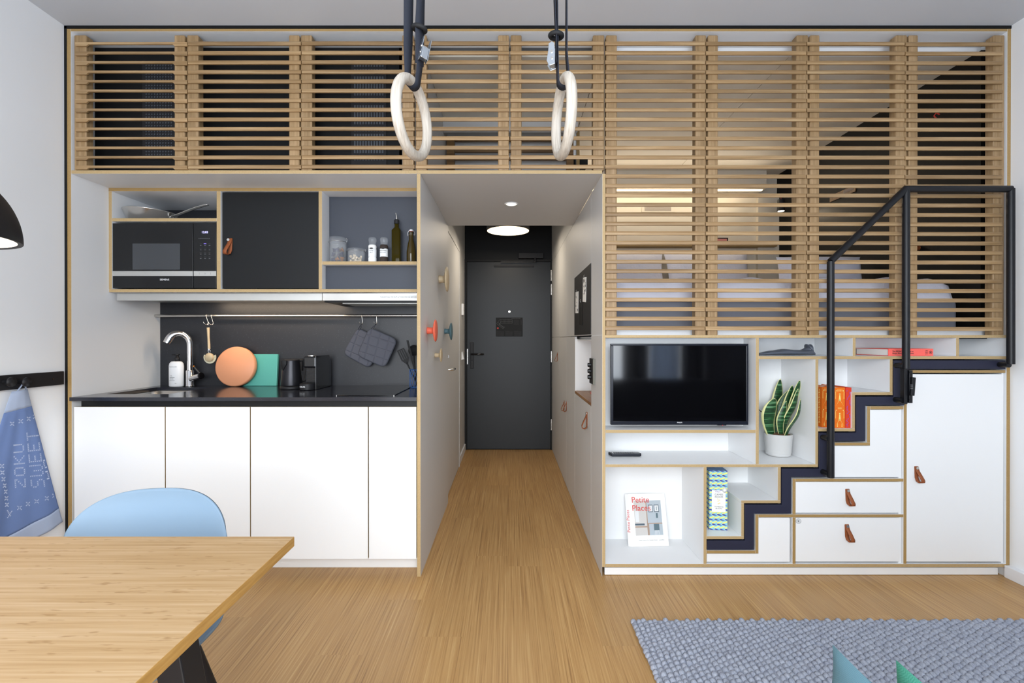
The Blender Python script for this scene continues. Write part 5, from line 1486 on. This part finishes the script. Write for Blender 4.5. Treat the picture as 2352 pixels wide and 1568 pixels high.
# bathroom door
LX = -.492
b2 = MB(); b2.box(LX+.0005, LX+.012, Y(3.60), Y(4.55), .006, 2.09)
o = struct(b2, 'door_2', 'hallgrey', bevel=.001)
ROOTS[o.name] = Matrix.Identity(4)
def part(mb, name, m_, par, **kw): return mb.build(name, m_, par, world=False, **kw)
mb = MB(); yh = Y(3.66)
zh = Zp(848, 3.7)
mb.cyl((LX+.0122, yh, zh), (LX+.017, yh, zh), .026, n=24); part(mb, 'rosette', 'steel', o)
mb = MB(); mb.tube([(LX+.017, yh, zh), (LX+.050, yh, zh), (LX+.060, yh+.012, zh), (LX+.060, yh+.12, zh), (LX+.052, yh+.13, zh)], .009, 14); part(mb, 'handle', 'steel', o)
mb = MB(); zk = Zp(818, 3.7); mb.cyl((LX+.0122, yh, zk), (LX+.017, yh, zk), .024, n=24); mb.box(LX+.017, LX+.028, yh-.004, yh+.004, zk-.012, zk+.012); part(mb, 'lock', 'steel', o)
m = MB(); m.box(LX+.0005, LX+.016, Y(4.552), Y(4.60), 0, 2.12); m.box(LX+.0005, LX+.016, Y(3.56), Y(4.551), 2.092, 2.12); struct(m, 'trim_3', 'hallgrey')
sw = thing('thermostat', 'white wall control with dark display left of the entrance door', 'switch', (LX, Y(4.95), Zp(712, 4.95)))
box('casing', 'plasticwhite', sw, LX+.0005, LX+.022, Y(4.90), Y(5.00), Zp(724, 4.95), Zp(698, 4.95), .003)
mb = MB()
for k in range(3): mb.box(LX+.0222, LX+.0235, Y(4.93), Y(4.96), Zp(703+k*5, 4.95), Zp(701+k*5, 4.95))
mb.build('button', 'ink', sw)
sw = thing('light_switch', 'plain white light switch below the wall control', 'switch', (LX, Y(4.95), Zp(817, 4.95)))
box('plate', 'plasticwhite', sw, LX+.0005, LX+.010, Y(4.90), Y(5.0), Zp(826, 4.95), Zp(808, 4.95), .002)
mb = MB(); mb.prism([(LX+.0102, Zp(810, 4.95)), (LX+.0102, Zp(824.5, 4.95)), (LX+.024, Zp(824.5, 4.95))][::-1], Y(4.91), Y(4.99)); mb.build('rocker', 'plasticwhite', sw)

# entrance door (structure) with its fittings
DD = 5.28; yd = Y(DD)
fm = MB(); xl, xr, zt = Xp(1069, DD), Xp(1268, DD), Zp(600, DD)
fm.box(xl-.03, xl+.018, yd-.03, yd-.001, 0, zt+.02); fm.box(xr-.018, RX-.001, yd-.03, yd-.001, 0, zt+.02); fm.box(xl+.018, xr-.018, yd-.03, yd-.001, zt-.008, zt+.02)
struct(fm, 'trim_4', 'deepblack', bevel=.002)
m = MB(); m.box(xl-.0345, xl-.0305, yd-.034, yd-.001, 0, 2.06); struct(m, 'trim_5', 'baseboard')
m = MB(); m.box(xl+.019, xr-.019, yd-.020, yd-.0012, .010, zt-.010)
dr1 = struct(m, 'door_1', 'darkdoor', bevel=.002); ROOTS[dr1.name] = Matrix.Identity(4)
yf = yd-.0205
mb = MB(); x, z0 = XZ(1084, 846, DD-.02); z1 = Zp(786, DD-.02); mb.box(x-.021, x+.021, yf-.008, yf, z0, z1); hp_ = part(mb, 'handle_plate', 'black', dr1, bevel=.004)
mb = MB(); z = Zp(813, DD-.04); mb.tube([(x, yf-.008, z), (x, yf-.055, z), (x+.012, yf-.062, z), (x+.125, yf-.062, z), (x+.130, yf-.055, z)], .010, 14); part(mb, 'handle', 'blackgloss', hp_)
mb = MB(); z = Zp(831, DD-.04); mb.cyl((x, yf-.008, z), (x, yf-.014, z), .011, n=20); part(mb, 'keyhole', 'blackgloss', hp_)
mb = MB(); xk, zk = XZ(1170, 715.5, DD-.02); mb.cyl((xk, yf, zk), (xk, yf-.004, zk), .0125, n=20); part(mb, 'peephole', mat('glowing_lens', 'FFFFFF', .2, emit='FFFFFF', estr=.9), dr1)  # lens glows by itself, standing in for light through the peephole
for py0, py1 in ((621, 646), (653, 678), (806, 831), (961, 986)):
    mb = MB(); xh = Xp(1266.2, DD-.03); mb.cyl((xh, yd-.036, Zp(py1, DD)), (xh, yd-.036, Zp(py0, DD)), .0085, n=14); part(mb, 'hinge', 'steel', dr1)
mb = MB(); mb.box(Xp(1073, DD-.02), Xp(1075, DD-.02), yd-.034, yd-.0305, Zp(836, DD), Zp(801, DD)); part(mb, 'strike_plate', 'steel', dr1)
dc = thing('door_closer', 'black arm door closer above the entrance door', 'door closer', (Xp(1218, 5.2), yd-.06, zt+.02))
box('closer_body', 'black', dc, Xp(1191, 5.24), Xp(1248, 5.24), yd-.055, yd-.001, Zp(593.5, 5.24), Zp(580.5, 5.24), .003)
mb = MB(); p = P(1229, 600, 5.19); mb.cyl((p.x, p.y, p.z-.012), (p.x, p.y, Zp(593.5, 5.24)), .011, n=16)
mb.box(Xp(1150, 5.2), p.x+.01, p.y-.008, p.y+.008, p.z-.004, p.z+.004); mb.build('closer_arm', 'railblack', dc)
box('slide_rail', 'black', dc, Xp(1135, 5.24), Xp(1226, 5.24), yf-.022, yf-.0006, Zp(612.5, 5.24), Zp(608, 5.24), .001)
# evacuation plan
ev = thing('evacuation_plan', 'dark evacuation plan sign on the entrance door', 'sign', (Xp(1169, 5.25), yf-.003, Zp(772, 5.25)))
De = 5.253
box('sign_plate', 'planback', ev, Xp(1139, De), Xp(1200.5, De), yf-.003, yf-.0005, Zp(772.5, De), Zp(729, De), .0005)
mb = MB(); ye = yf-.0034
def ln(x0, y0, x1, y1, t=.0016):
    a = XZ(x0, y0, De); b = XZ(x1, y1, De); d = Vector((b[0]-a[0], 0, b[1]-a[1])); nn = Vector((-d.z, 0, d.x)).normalized()*t/2
    A, B = Vector((a[0], ye, a[1])), Vector((b[0], ye, b[1]))
    mb.add([A-nn, B-nn, B+nn, A+nn], [(0, 1, 2, 3)])
for a in ((1148, 733.5, 1176.5, 733.5), (1148, 738, 1176.5, 738), (1148, 742, 1176.5, 742), (1176.5, 733.5, 1176.5, 742), (1148, 733.5, 1140.5, 743), (1140.5, 743, 1155, 754.5), (1150, 740, 1146, 744), (1146, 744, 1159.5, 752), (1155, 754.5, 1159.5, 749.5), (1144, 740, 1157, 753)): ln(*a)
for k in range(9): ln(1150+k*3, 733.5, 1150+k*3, 742, .001)
for k in range(5): ln(1145+k*2.6, 746.5+k*2, 1147+k*2.6, 744.5+k*2, .001)
for k in range(7):
    for j in range(3): ln(1140.5+j*20, 760+k*1.7, 1140.5+j*20+(17 if k else 10), 760+k*1.7, .0006)
for k in range(6): ln(1180, 735+k*2, 1192, 735+k*2, .0006)
ln(1197, 733, 1197, 745, .001)
mb.build('plan_lines', 'planink', ev)
p = P(1175, 731.8, De); text('lettering', 'EVACUATION PLAN', .011, (p.x, ye-.0003, p.z), 'planink', ev, ext=.0002)
mb = MB(); p = P(1143.5, 753.5, De); mb.lathe([(0, 0), (.009, 0), (.009, -.0006), (0, -.0006)], (p.x, ye, p.z), 'y', 20); mb.build('position_mark', 'redink', ev)

# lamps in the hallway
hl = thing('ceiling_lamp', 'round lit ceiling lamp glowing in front of the entrance door', 'lamp', (-.003, Y(4.40), 2.27))
LZ = Zp(530.5, 4.40); LC = (Xp(1167, 4.40), Y(4.40), 0)
mb = MB(); mb.lathe([(0, .09), (.19, .09), (.20, .08), (.202, 0), (.196, 0), (.194, .04)], (LC[0], LC[1], LZ), n=56); mb.build('lamp_shade', 'black', hl)
mb = MB(); mb.lathe([(.1955, .001), (.185, .014), (.176, .016), (0, .018)], (LC[0], LC[1], LZ), n=56); mb.build('diffuser', 'lampglow', hl)
mb = MB(); mb.cyl((LC[0], LC[1], LZ+.0905), (LC[0], LC[1], 2.5595), .05, n=28); mb.build('ceiling_mount', 'black', hl)
dl = thing('downlight', 'small recessed spotlight lit in the white hallway soffit', 'lamp', (0, 0, 2.097))
z = 2.0975; Dl = (z-EYE)*F/(780-468.5); p = (Xp(1174.5, Dl), Y(Dl))
mb = MB(); mb.lathe([(.034, 0), (.044, 0), (.044, -.003), (.034, -.004)], (p[0], p[1], z), n=40); mb.build('trim_ring', 'plasticwhite', dl)
mb = MB(); mb.lathe([(0, -.002), (.026, -.002), (.033, -.0005)], (p[0], p[1], z), n=32); mb.build('bulb', 'bulbglow', dl)
# ================================================================== foreground
# table ------------------------------------------------------------------------------
tb = thing('dining_table', 'bamboo dining table with black slanted legs at the lower left', 'table', (-1.3, -1.8, 0))
mb = MB(); TX, TZ = Xp(676, 1.18), .740; ty1 = Y(1.180)
mb.box(-2.06, TX, -3.10, ty1, TZ-.0245, TZ, 0, right=1, left=1); mb.build('tabletop', ['tabletop', 'tableedge'], tb, .0015)
def leg(xf, xt_, y, y2=None):
    mb = MB(); h = TZ-.025; w_ = .028; d_ = .030; y2 = y if y2 is None else y2
    vs = [(xf+sx_*w_, y+sy_*d_, 0.001) for sx_, sy_ in ((-1, -1), (1, -1), (1, 1), (-1, 1))] + [(xt_+sx_*w_, y2+sy_*d_, h) for sx_, sy_ in ((-1, -1), (1, -1), (1, 1), (-1, 1))]
    mb.add(vs, [(0, 3, 2, 1), (4, 5, 6, 7), (0, 1, 5, 4), (1, 2, 6, 5), (2, 3, 7, 6), (3, 0, 4, 7)]); mb.build('leg', 'black', tb, .003)
leg(-.592, -.722, Y(.985)); leg(-.592, -.722, -2.98); leg(-1.95, -1.85, Y(.985)); leg(-1.95, -1.85, -2.98)
# chair --------------------------------------------------------------------------------
ch_ = thing('shell_chair', 'light blue plastic shell chair pushed under the bamboo table', 'chair', (-1.043, -1.230, 0), rotz=R(7))
prof = [(-.235, .425, .200), (-.225, .447, .218), (-.15, .447, .246), (-.05, .432, .252), (.06, .424, .250), (.13, .440, .236), (.175, .490, .228), (.195, .545, .224)]
def shell(u, v):
    a = 2*u-1; vb = .58
    def cr(t):
        n = len(prof)-1; t = t*n; i = min(int(t), n-1); f = t-i
        p0, p1, p2, p3 = prof[max(i-1, 0)], prof[i], prof[i+1], prof[min(i+2, n)]
        return [.5*((2*b)+(c-a_)*f+(2*a_-5*b+4*c-d)*f*f+(3*b-a_-3*c+d)*f**3) for a_, b, c, d in zip(p0, p1, p2, p3)]
    def dish(q, k): return -.060*k*abs(a)**2.4
    if v <= vb:
        t = v/vb; q = cr(t); k = max(0, (t-.62)/.38)
        return (a*q[2], q[1-1]+dish(q, k), q[1]+(1-k)*.028*abs(a)**3)
    t = (v-vb)/(1-vb)
    ztop = .600+.181*max(0, 1-abs(a)**3)**(1/3)-.010*a*a
    z = .545+(ztop-.545)*t
    return (a*.224, .195+.030*t+dish(None, 1), z)
mb = MB(); mb.grid(lambda u, v: shell(.5+.5*math.sin((u-.5)*math.pi), v), 61, 70); mb.build('seat_shell', 'chairblue', ch_, world=False, solid=.007, bevel=0)
for sx_ in (-1, 1):
    for yb, yt_ in ((-.22, -.15), (.20, .10)):
        mb = MB(); mb.tube([(sx_*.235, yb, .001), (sx_*.15, yt_, .405)], [.010, .014], 14); mb.build('leg', 'black', ch_, world=False)
mb = MB(); mb.box(-.16, .16, -.16, .11, .397, .411); mb.build('seat_frame', 'black', ch_, world=False, bevel=.004)

# rug -----------------------------------------------------------------------------------
rg = MB(); RY1 = Y(1.215*F/(1419-780)); RX0 = (1446-CX)*(RY1+DIST)/F
random.seed(3)
# unit bump
def bump(mb, cx, cy, cz, a, b, c, rot):
    nl, nr = 8, 4; vs = [(cx, cy, cz+c)]; co, si = math.cos(rot), math.sin(rot)
    for j in range(1, nr+1):
        ph = math.pi/2*j/nr*1.15
        for i in range(nl):
            t = 2*math.pi*i/nl; x, y, z = a*math.sin(ph)*math.cos(t), b*math.sin(ph)*math.sin(t), c*math.cos(ph)
            vs.append((cx+x*co-y*si, cy+x*si+y*co, cz+z))
    o = len(mb.v); mb.v += vs
    for i in range(nl): mb.f.append((o, o+1+i, o+1+(i+1) % nl)); mb.mi.append(0); mb.sm.append(True)
    for j in range(nr-1):
        for i in range(nl):
            k = o+1+j*nl; mb.f.append((k+i, k+nl+i, k+nl+(i+1) % nl, k+(i+1) % nl)); mb.mi.append(0); mb.sm.append(True)
px_, py_ = .0235, .0225
nx = int((2.50-RX0)/px_); ny = int(1.30/py_)
for i in range(nx):
    for j in range(ny):
        x = RX0+.014+i*px_; y = RY1-.012-j*py_-(i % 2)*py_*.5+random.uniform(-.003, .003)
        if y > RY1-.2 or True:
            bump(rg, x+random.uniform(-.0025, .0025), y, .009+random.uniform(-.002, .003), .0122*random.uniform(.92, 1.12), .0150*random.uniform(.9, 1.1), .0125, R(random.uniform(-25, 5)))
rg.box(RX0+.006, RX0+nx*px_, RY1-ny*py_, RY1-.008, .001, .012)
ro = rg.build('rug', 'rug'); tag(ro, 'chunky grey-blue felted wool rug on the bamboo floor', 'rug')

# sofa (seen in the television) and cushions ---------------------------------------------
sf = thing('sofa', 'charcoal fabric sofa below the window, mirrored in the television', 'sofa', (1.5, -2.5, 0))
box('seat_cushion', 'sofa', sf, .42, 2.50, -2.55, -1.86, .22, .40, .04, )
box('sofa_base', 'sofa', sf, .42, 2.50, -2.80, -1.90, .05, .219, .02)
box('backrest', 'sofa', sf, .42, 2.50, -2.80, -2.56, .22, .80, .05)
for x in (.48, 2.44):
    for y in (-2.72, -1.98):
        mb = MB(); mb.cyl((x, y, .001), (x, y, .0495), .02, n=16); mb.build('leg', 'black', sf)
def cushion(label, px, py, D, size, th, m_, yaw):
    c = P(px, py, D)
    t = thing('cushion', label, 'cushion', (c.x+.03, c.y-size/2, .401), group='cushions on the sofa')
    h = c.z-.402; w_ = size
    # top far corner sits at c; the pillow runs towards the window
    T = Matrix.Translation((c.x, c.y, .402)) @ Matrix.Rotation(R(yaw), 4, 'Z')
    def side(sgn):
        def fn(u, v):
            a, b = 2*u-1, 2*v-1
            k = (max(0, 1-abs(a)**2.2)**.6)*(max(0, 1-abs(b)**2.2)**.6)
            yy = -w_*(1-u); zz = h*v
            yy = -w_/2+(a*w_/2)*(1-.03*(1-b*b)*abs(a)); zz = h/2+(b*h/2)*(1-.03*(1-a*a)*abs(b))
            return (sgn*th/2*k, yy, zz)
        return fn
    mb = MB(); mb.M = T; mb.grid(side(-1), 44, 44); f = side(1); mb.grid(lambda u, v: f(1-u, v), 44, 44); mb.build('cushion_cover', m_, t)
cushion('blue woven cushion standing on the sofa, left of the green one', 1912, 1479, .70, .45, .12, 'cushblue', 0)
cushion('mint green coarse woven cushion on the sofa', 2058, 1515, .72, .40, .10, 'cushgreen', 0)

# pendant -----------------------------------------------------------------------------------
RAD = .19; rim = Vector((-1.24, Y(1.12), 1.488)); cx_ = -1.43
pe = thing('pendant_lamp', 'black dome pendant lamp glowing inside, at the left edge above the table', 'lamp', (cx_, rim.y, rim.z))
mb = MB(); pr = []
for i in range(19):
    a = math.pi/2*i/18; pr.append((RAD*math.cos(a)**.92 if i < 18 else .012, RAD*1.02*math.sin(a)))
mb.lathe([(RAD-.011, 0.0), (RAD-.001, -.002)]+pr+[(0, RAD*1.02)], (cx_, rim.y, rim.z), n=72); mb.build('lamp_shade', 'black', pe)
mb = MB(); mb.lathe([(RAD-.0112, .0005)]+[((RAD-.012)*math.cos(math.pi/2*i/14), (RAD-.010)*math.sin(math.pi/2*i/14)) for i in range(1, 15)], (cx_, rim.y, rim.z), n=64); mb.build('inner_shade', 'lampwhite', pe)
mb = MB(); mb.lathe([(0, .05), (.022, .058), (.03, .08), (.022, .105), (.014, .14), (0, .15)], (cx_, rim.y, rim.z), n=28); mb.build('bulb', 'bulbglow', pe)
mb = MB(); mb.cyl((cx_, rim.y, rim.z+RAD*1.02), (cx_, rim.y, CEIL-.001), .003, n=8); mb.build('cord', 'black', pe)
mb = MB(); mb.cyl((cx_, rim.y, rim.z+RAD*1.0), (cx_, rim.y, rim.z+RAD+.04), .016, n=20); mb.build('lamp_cap', 'black', pe)
point('pendant_light', (cx_, rim.y, rim.z+.04), 2.2, (1, .86, .66), .03)

# coat rack and towel -----------------------------------------------------------------------
cr = thing('coat_rack', 'black coat rack strip with round pegs on the left wall', 'coat rack', (XL, -.3, 1.04))
ye = Y(-2.290*F/(147-CX))
box('rack_board', 'black', cr, XL+.0004, XL+.018, -.85, ye, 1.005, 1.073, .0015)
for px in (12, 48):
    Dk = 2.285*F/(CX-px); y = Y(Dk); mb = MB(); z = Zp(877, Dk)
    mb.lathe([(.011, 0), (.010, .025), (.022, .030), (.022, .036), (0, .038)], (XL+.018, y, z), 'x', 24); mb.build('peg', 'black', cr)
mb = MB(); Dk = 2.285*F/(CX-124); mb.cyl((XL+.018, Y(Dk), 1.038), (XL+.0195, Y(Dk), 1.038), .004, n=12); mb.build('screw', 'blackgloss', cr)
# towel: quadrilateral in (y,z) on the wall
tw = thing('towel', 'blue and white woven towel hanging from the coat rack', 'towel', (XL+.03, -.26, .6))
def wy(px, X=-2.285): return Y(-X*F/(CX-px))
yT0, yT1 = wy(27), wy(63); yB0, yB1 = -.52, wy(146)
zT, = (Zp(897, 2.19),)
def tow(u, v, off=0):
    y0 = yT0+(yB0-yT0)*v**.9; y1 = yT1+(yB1-yT1)*v**1.05
    y = y0+(y1-y0)*u
    zb_ = Zp(1196, 2.40) - .012 - .10*(1-u)**1.3 + .0*u
    if u > .9: zb_ += .0
    z = zT+.004*u+(zb_-zT)*v
    x = XL+.022+.010*v*math.sin(u*9+.6)+.012*(1-v)*math.sin(u*3.1)+.004*math.sin(u*21+v*3)*v+off
    return (x, y, z)
mb = MB(); n = 60
mb.grid(lambda u, v: tow(u, v*.118), 50, 8); mb.build('towel_band', 'towelpale', tw, solid=.0016)
mb = MB(); mb.grid(lambda u, v: tow(u, .118+.772*v), 50, 50); mb.build('towel_body', 'towelblue', tw, solid=.0016)
mb = MB(); mb.grid(lambda u, v: tow(u, .89+.11*v), 50, 8); mb.build('towel_band', 'towelpale', tw, solid=.0016)
mb = MB(); yk = wy(48); zk = Zp(880, 2.2)
mb.ribbon([(XL+.024, yk-.020, zT-.004), (XL+.036, yk-.006, zk-.004), (XL+.040, yk, zk+.002), (XL+.036, yk+.006, zk-.004), (XL+.024, yk+.022, zT-.004)], Vector((.007, 0, 0)), .002); mb.build('hanging_loop', 'towelpale', tw)
# care label at lower hem
mb = MB(); pA = tow(.62, 1.0); mb.ribbon([(XL+.016, wy(100), Zp(1203, 2.33)), (XL+.014, wy(110), Zp(1215, 2.33)), (XL+.013, wy(122), Zp(1206, 2.33))], Vector((0, .02, -.02)), .001); mb.build('care_label', 'paper', tw)
# cross-stitched lettering: pixel font, read from bottom to top
FONT = {'Z': ['11111', '00001', '00010', '00100', '01000', '10000', '11111'], 'O': ['01110', '10001', '10001', '10001', '10001', '10001', '01110'], 'K': ['10001', '10010', '10100', '11000', '10100', '10010', '10001'],
        'U': ['10001', '10001', '10001', '10001', '10001', '10001', '01110'], 'S': ['01111', '10000', '10000', '01110', '00001', '00001', '11110'], 'W': ['1000001', '1000001', '1001001', '1001001', '1001001', '1001001', '0110110'],
        'E': ['11111', '10000', '10000', '11110', '10000', '10000', '11111'], 'T': ['11111', '00100', '00100', '00100', '00100', '00100', '00100'], 'H': ['10001', '10001', '10001', '11111', '10001', '10001', '10001'], 'M': ['10001', '11011', '10101', '10101', '10001', '10001', '10001']}
st_ = MB()
def tpos(px, py):
    """point on the towel surface under a place given on the wall"""
    X = XL+.03; D = -X*F/(CX-px); y = Y(D); z = Zp(py, D)
    # x offset from the cloth
    best = None
    v = min(1, max(0, (zT-z)/(zT-(Zp(1196, 2.40)-.03))))
    y0 = yT0+(yB0-yT0)*v**.9; y1 = yT1+(yB1-yT1)*v**1.05; u = min(1, max(0, (y-y0)/(y1-y0)))
    if (y-y0)/(y1-y0) > .975: return None
    zb_ = Zp(1196, 2.40)-.012-.10*(1-u)**1.3; v = min(1, max(0, (zT+.004*u-z)/(zT+.004*u-zb_)))
    return Vector((tow(u, v)[0]+.0028, y, z))
def cross(px, py, s_=1.7):
    p = tpos(px, py); h = s_*2.2/F
    if p is None: return
    for a in (1, -1):
        d = Vector((0, h, a*h)); nn = Vector((0, -a*h, h)).normalized()*.0008; e = Vector((.0003*a, 0, 0))
        st_.add([p-d-nn+e, p+d-nn+e, p+d+nn+e, p-d+nn+e], [(0, 1, 2, 3)])
def word(wd, x0, y0, x1, y1, hh):
    # baseline from (x0,y0) upwards to (x1,y1), glyph up = left, hh = glyph height in px
    total = sum(len(FONT[c][0])+1.4 for c in wd)-1.4; pos = 0
    for c in wd:
        g_ = FONT[c]
        for r_, row in enumerate(g_):
            for q, b in enumerate(row):
                if b == '1':
                    f = (pos+q)/total; bx = x0+(x1-x0)*f; by = y0+(y1-y0)*f
                    up = (6-r_)/6*hh; cross(bx-up, by+up*.10, 1.45)
        pos += len(g_[0])+1.4
word('ZOKU', 57, 1117, 51, 1016, 19)
st_.build('woven_lettering', 'toweltext', tw); st_ = MB()
word('SWEET', 99, 1116, 86, 988, 27)
st_.build('woven_lettering', 'toweltext', tw); st_ = MB()
word('HO', 119, 1098, 109, 1052, 11)
st_.build('woven_lettering', 'toweltext', tw); st_ = MB()
def star(px, py):
    for a, b in ((-1.6, -2), (1.6, -2), (-1.6, 2), (1.6, 2), (-3.6, -3.6), (3.6, -3.6), (-3.6, 3.6), (3.6, 3.6)): cross(px+a, py+b, 1.0)
for a in ((26, 973), (46, 967), (64, 961.5), (81, 957)): star(*a)
for a in ((3, 1070), (4, 1085), (7, 1100), (11, 1115), (15, 1129), (18, 1144), (20, 1159)): star(*a)
for a in ((46, 1166), (64, 1157), (83, 1151), (104, 1144), (126, 1138)): star(*a)
for k in range(5): cross(22+k*1.6, 1172+k*3, 1.2); cross(31-k*2, 1174+k*3.5, 1.2)
st_.build('woven_border', 'toweltext', tw)

# gym rings -----------------------------------------------------------------------------------
def gymring(label, cx, cy, ang, D, legs, buckle, velcro, wl):
    c = P(cx, cy, D); RR, rr = .1035, .0150
    t = thing('gym_ring', label, 'gym ring', (c.x, c.y, c.z-RR-rr), group='gym rings hanging from the ceiling')
    u = Vector((math.cos(R(ang)), math.sin(R(ang)), 0)); n_ = Vector((u.y, -u.x, 0))
    mb = MB(); mb.tube([c+u*(RR*math.cos(2*math.pi*i/72))+Vector((0, 0, RR*math.sin(2*math.pi*i/72))) for i in range(72)], rr, 24, closed=True)
    mb.build('ring', RINGM, t)
    topz = c.z+RR
    # strap: down one side, under the tube, up the other
    k = rr+.0016
    w1, w2 = wl
    pA = P(legs[0], 0, D); pB = P(legs[1], 0, D)
    base = Vector((c.x, c.y, topz))
    s0 = n_*(-1 if n_.x > 0 else 1)  # towards the left
    def wrap():
        return [base+s0*k*math.cos(R(a))+Vector((0, 0, -k*math.sin(R(a)))) for a in range(0, 181, 20)]
    wv = u*.030
    up = [Vector((pA.x, c.y, CEIL-.002)), Vector((pA.x, c.y, topz+.40)), Vector((pA.x*.4+(base+s0*k).x*.6, c.y, topz+.10))]
    dn = [Vector((pB.x, c.y, topz+.08)), Vector((pB.x, c.y, topz+.25)), Vector((pB.x, c.y, topz+.45)), Vector((pB.x, c.y, CEIL-.002))]
    wvec = lambda a: Vector((math.cos(R(a)), math.sin(R(a)), 0))*.030
    pts = up+wrap()+dn
    wvs = [wvec(w1), wvec(w1), wvec((w1+ang)/2)]+[wv]*10+[wvec((w2+ang)/2), wvec(w2), wvec(w2), wvec(w2)]
    mb = MB(); mb.ribbon(pts, wvs, .0018); mb.build('strap', 'webbing', t)
    # second layer of the strap through the buckle (tail)
    b0 = P(buckle[0], buckle[1], D-.012)
    vz = P(*velcro, D)
    mb = MB(); x_ = pB.x if True else 0
    sgnB = buckle[2]; xs_ = P(buckle[3], 0, D).x
    mb.ribbon([Vector((xs_, c.y-.004, topz+.05)), Vector((xs_+.002*sgnB, c.y-.006, b0.z)), Vector((xs_, c.y-.006, vz.z)), Vector((xs_+.004*sgnB, c.y-.010, vz.z+.06)), Vector((xs_+.006*sgnB, c.y-.014, vz.z+.11))], wvec(w2), .0018); mb.build('strap_tail', 'webbing', t)
    mb = MB(); mb.tube([Vector((xs_, c.y-.004, vz.z))+Vector((.017*math.cos(a), .014*math.sin(a), -.004*math.cos(a)*(1 if sgnB > 0 else .2))) for a in [2*math.pi*i/24 for i in range(24)]], .0068, 10, closed=True); mb.build('velcro_loop', 'rubber', t)
    # cam buckle
    T = Matrix.Translation(b0) @ Matrix.Rotation(R(buckle[5]), 4, 'Z') @ Matrix.Rotation(R(buckle[4]), 4, 'Y')
    for sx_ in (-1, 1):
        mb = MB(); mb.M = T
        pr_ = [(-.010, -.034), (.006, -.038), (.014, -.022), (.010, .008), (.009, .030), (0, .036), (-.008, .030), (-.009, .0)]
        mb.prism(pr_, sx_*.0115-.0010, sx_*.0115+.0010, 0, 'yz')
        bk_ = mb.build('buckle_plate', 'zinc', t, .0008)
    mb = MB(); mb.M = T; mb.box(-.0103, .0103, -.010, .006, -.034, .000); mb.build('buckle_cam', 'zinc', t, .002)
    mb = MB(); mb.M = T; mb.cyl((-.0145, 0, .004), (.0145, 0, .004), .0042, n=16); mb.cyl((-.0145, -.001, -.016), (.0145, -.001, -.016), .0035, n=16); mb.build('pin', 'steel', t)
    return t
RINGM = wood('plywood_ring', 'A2978A', 'B9B0A3', 'C8C1B6', (260, 40, 6), .5, .04)
gymring('left gym ring of pale plywood hanging on black webbing', 948, 272, 76, 1.37, (940, 966), (976, 113, 1, 964, 12, 35), (965, 68), (18, 50))
gymring('right gym ring of pale plywood hanging on black webbing', 1294, 270, 96, 1.37, (1277, 1301), (1268, 128, -1, 1277, 6, 78), (1273, 84), (98, 92))
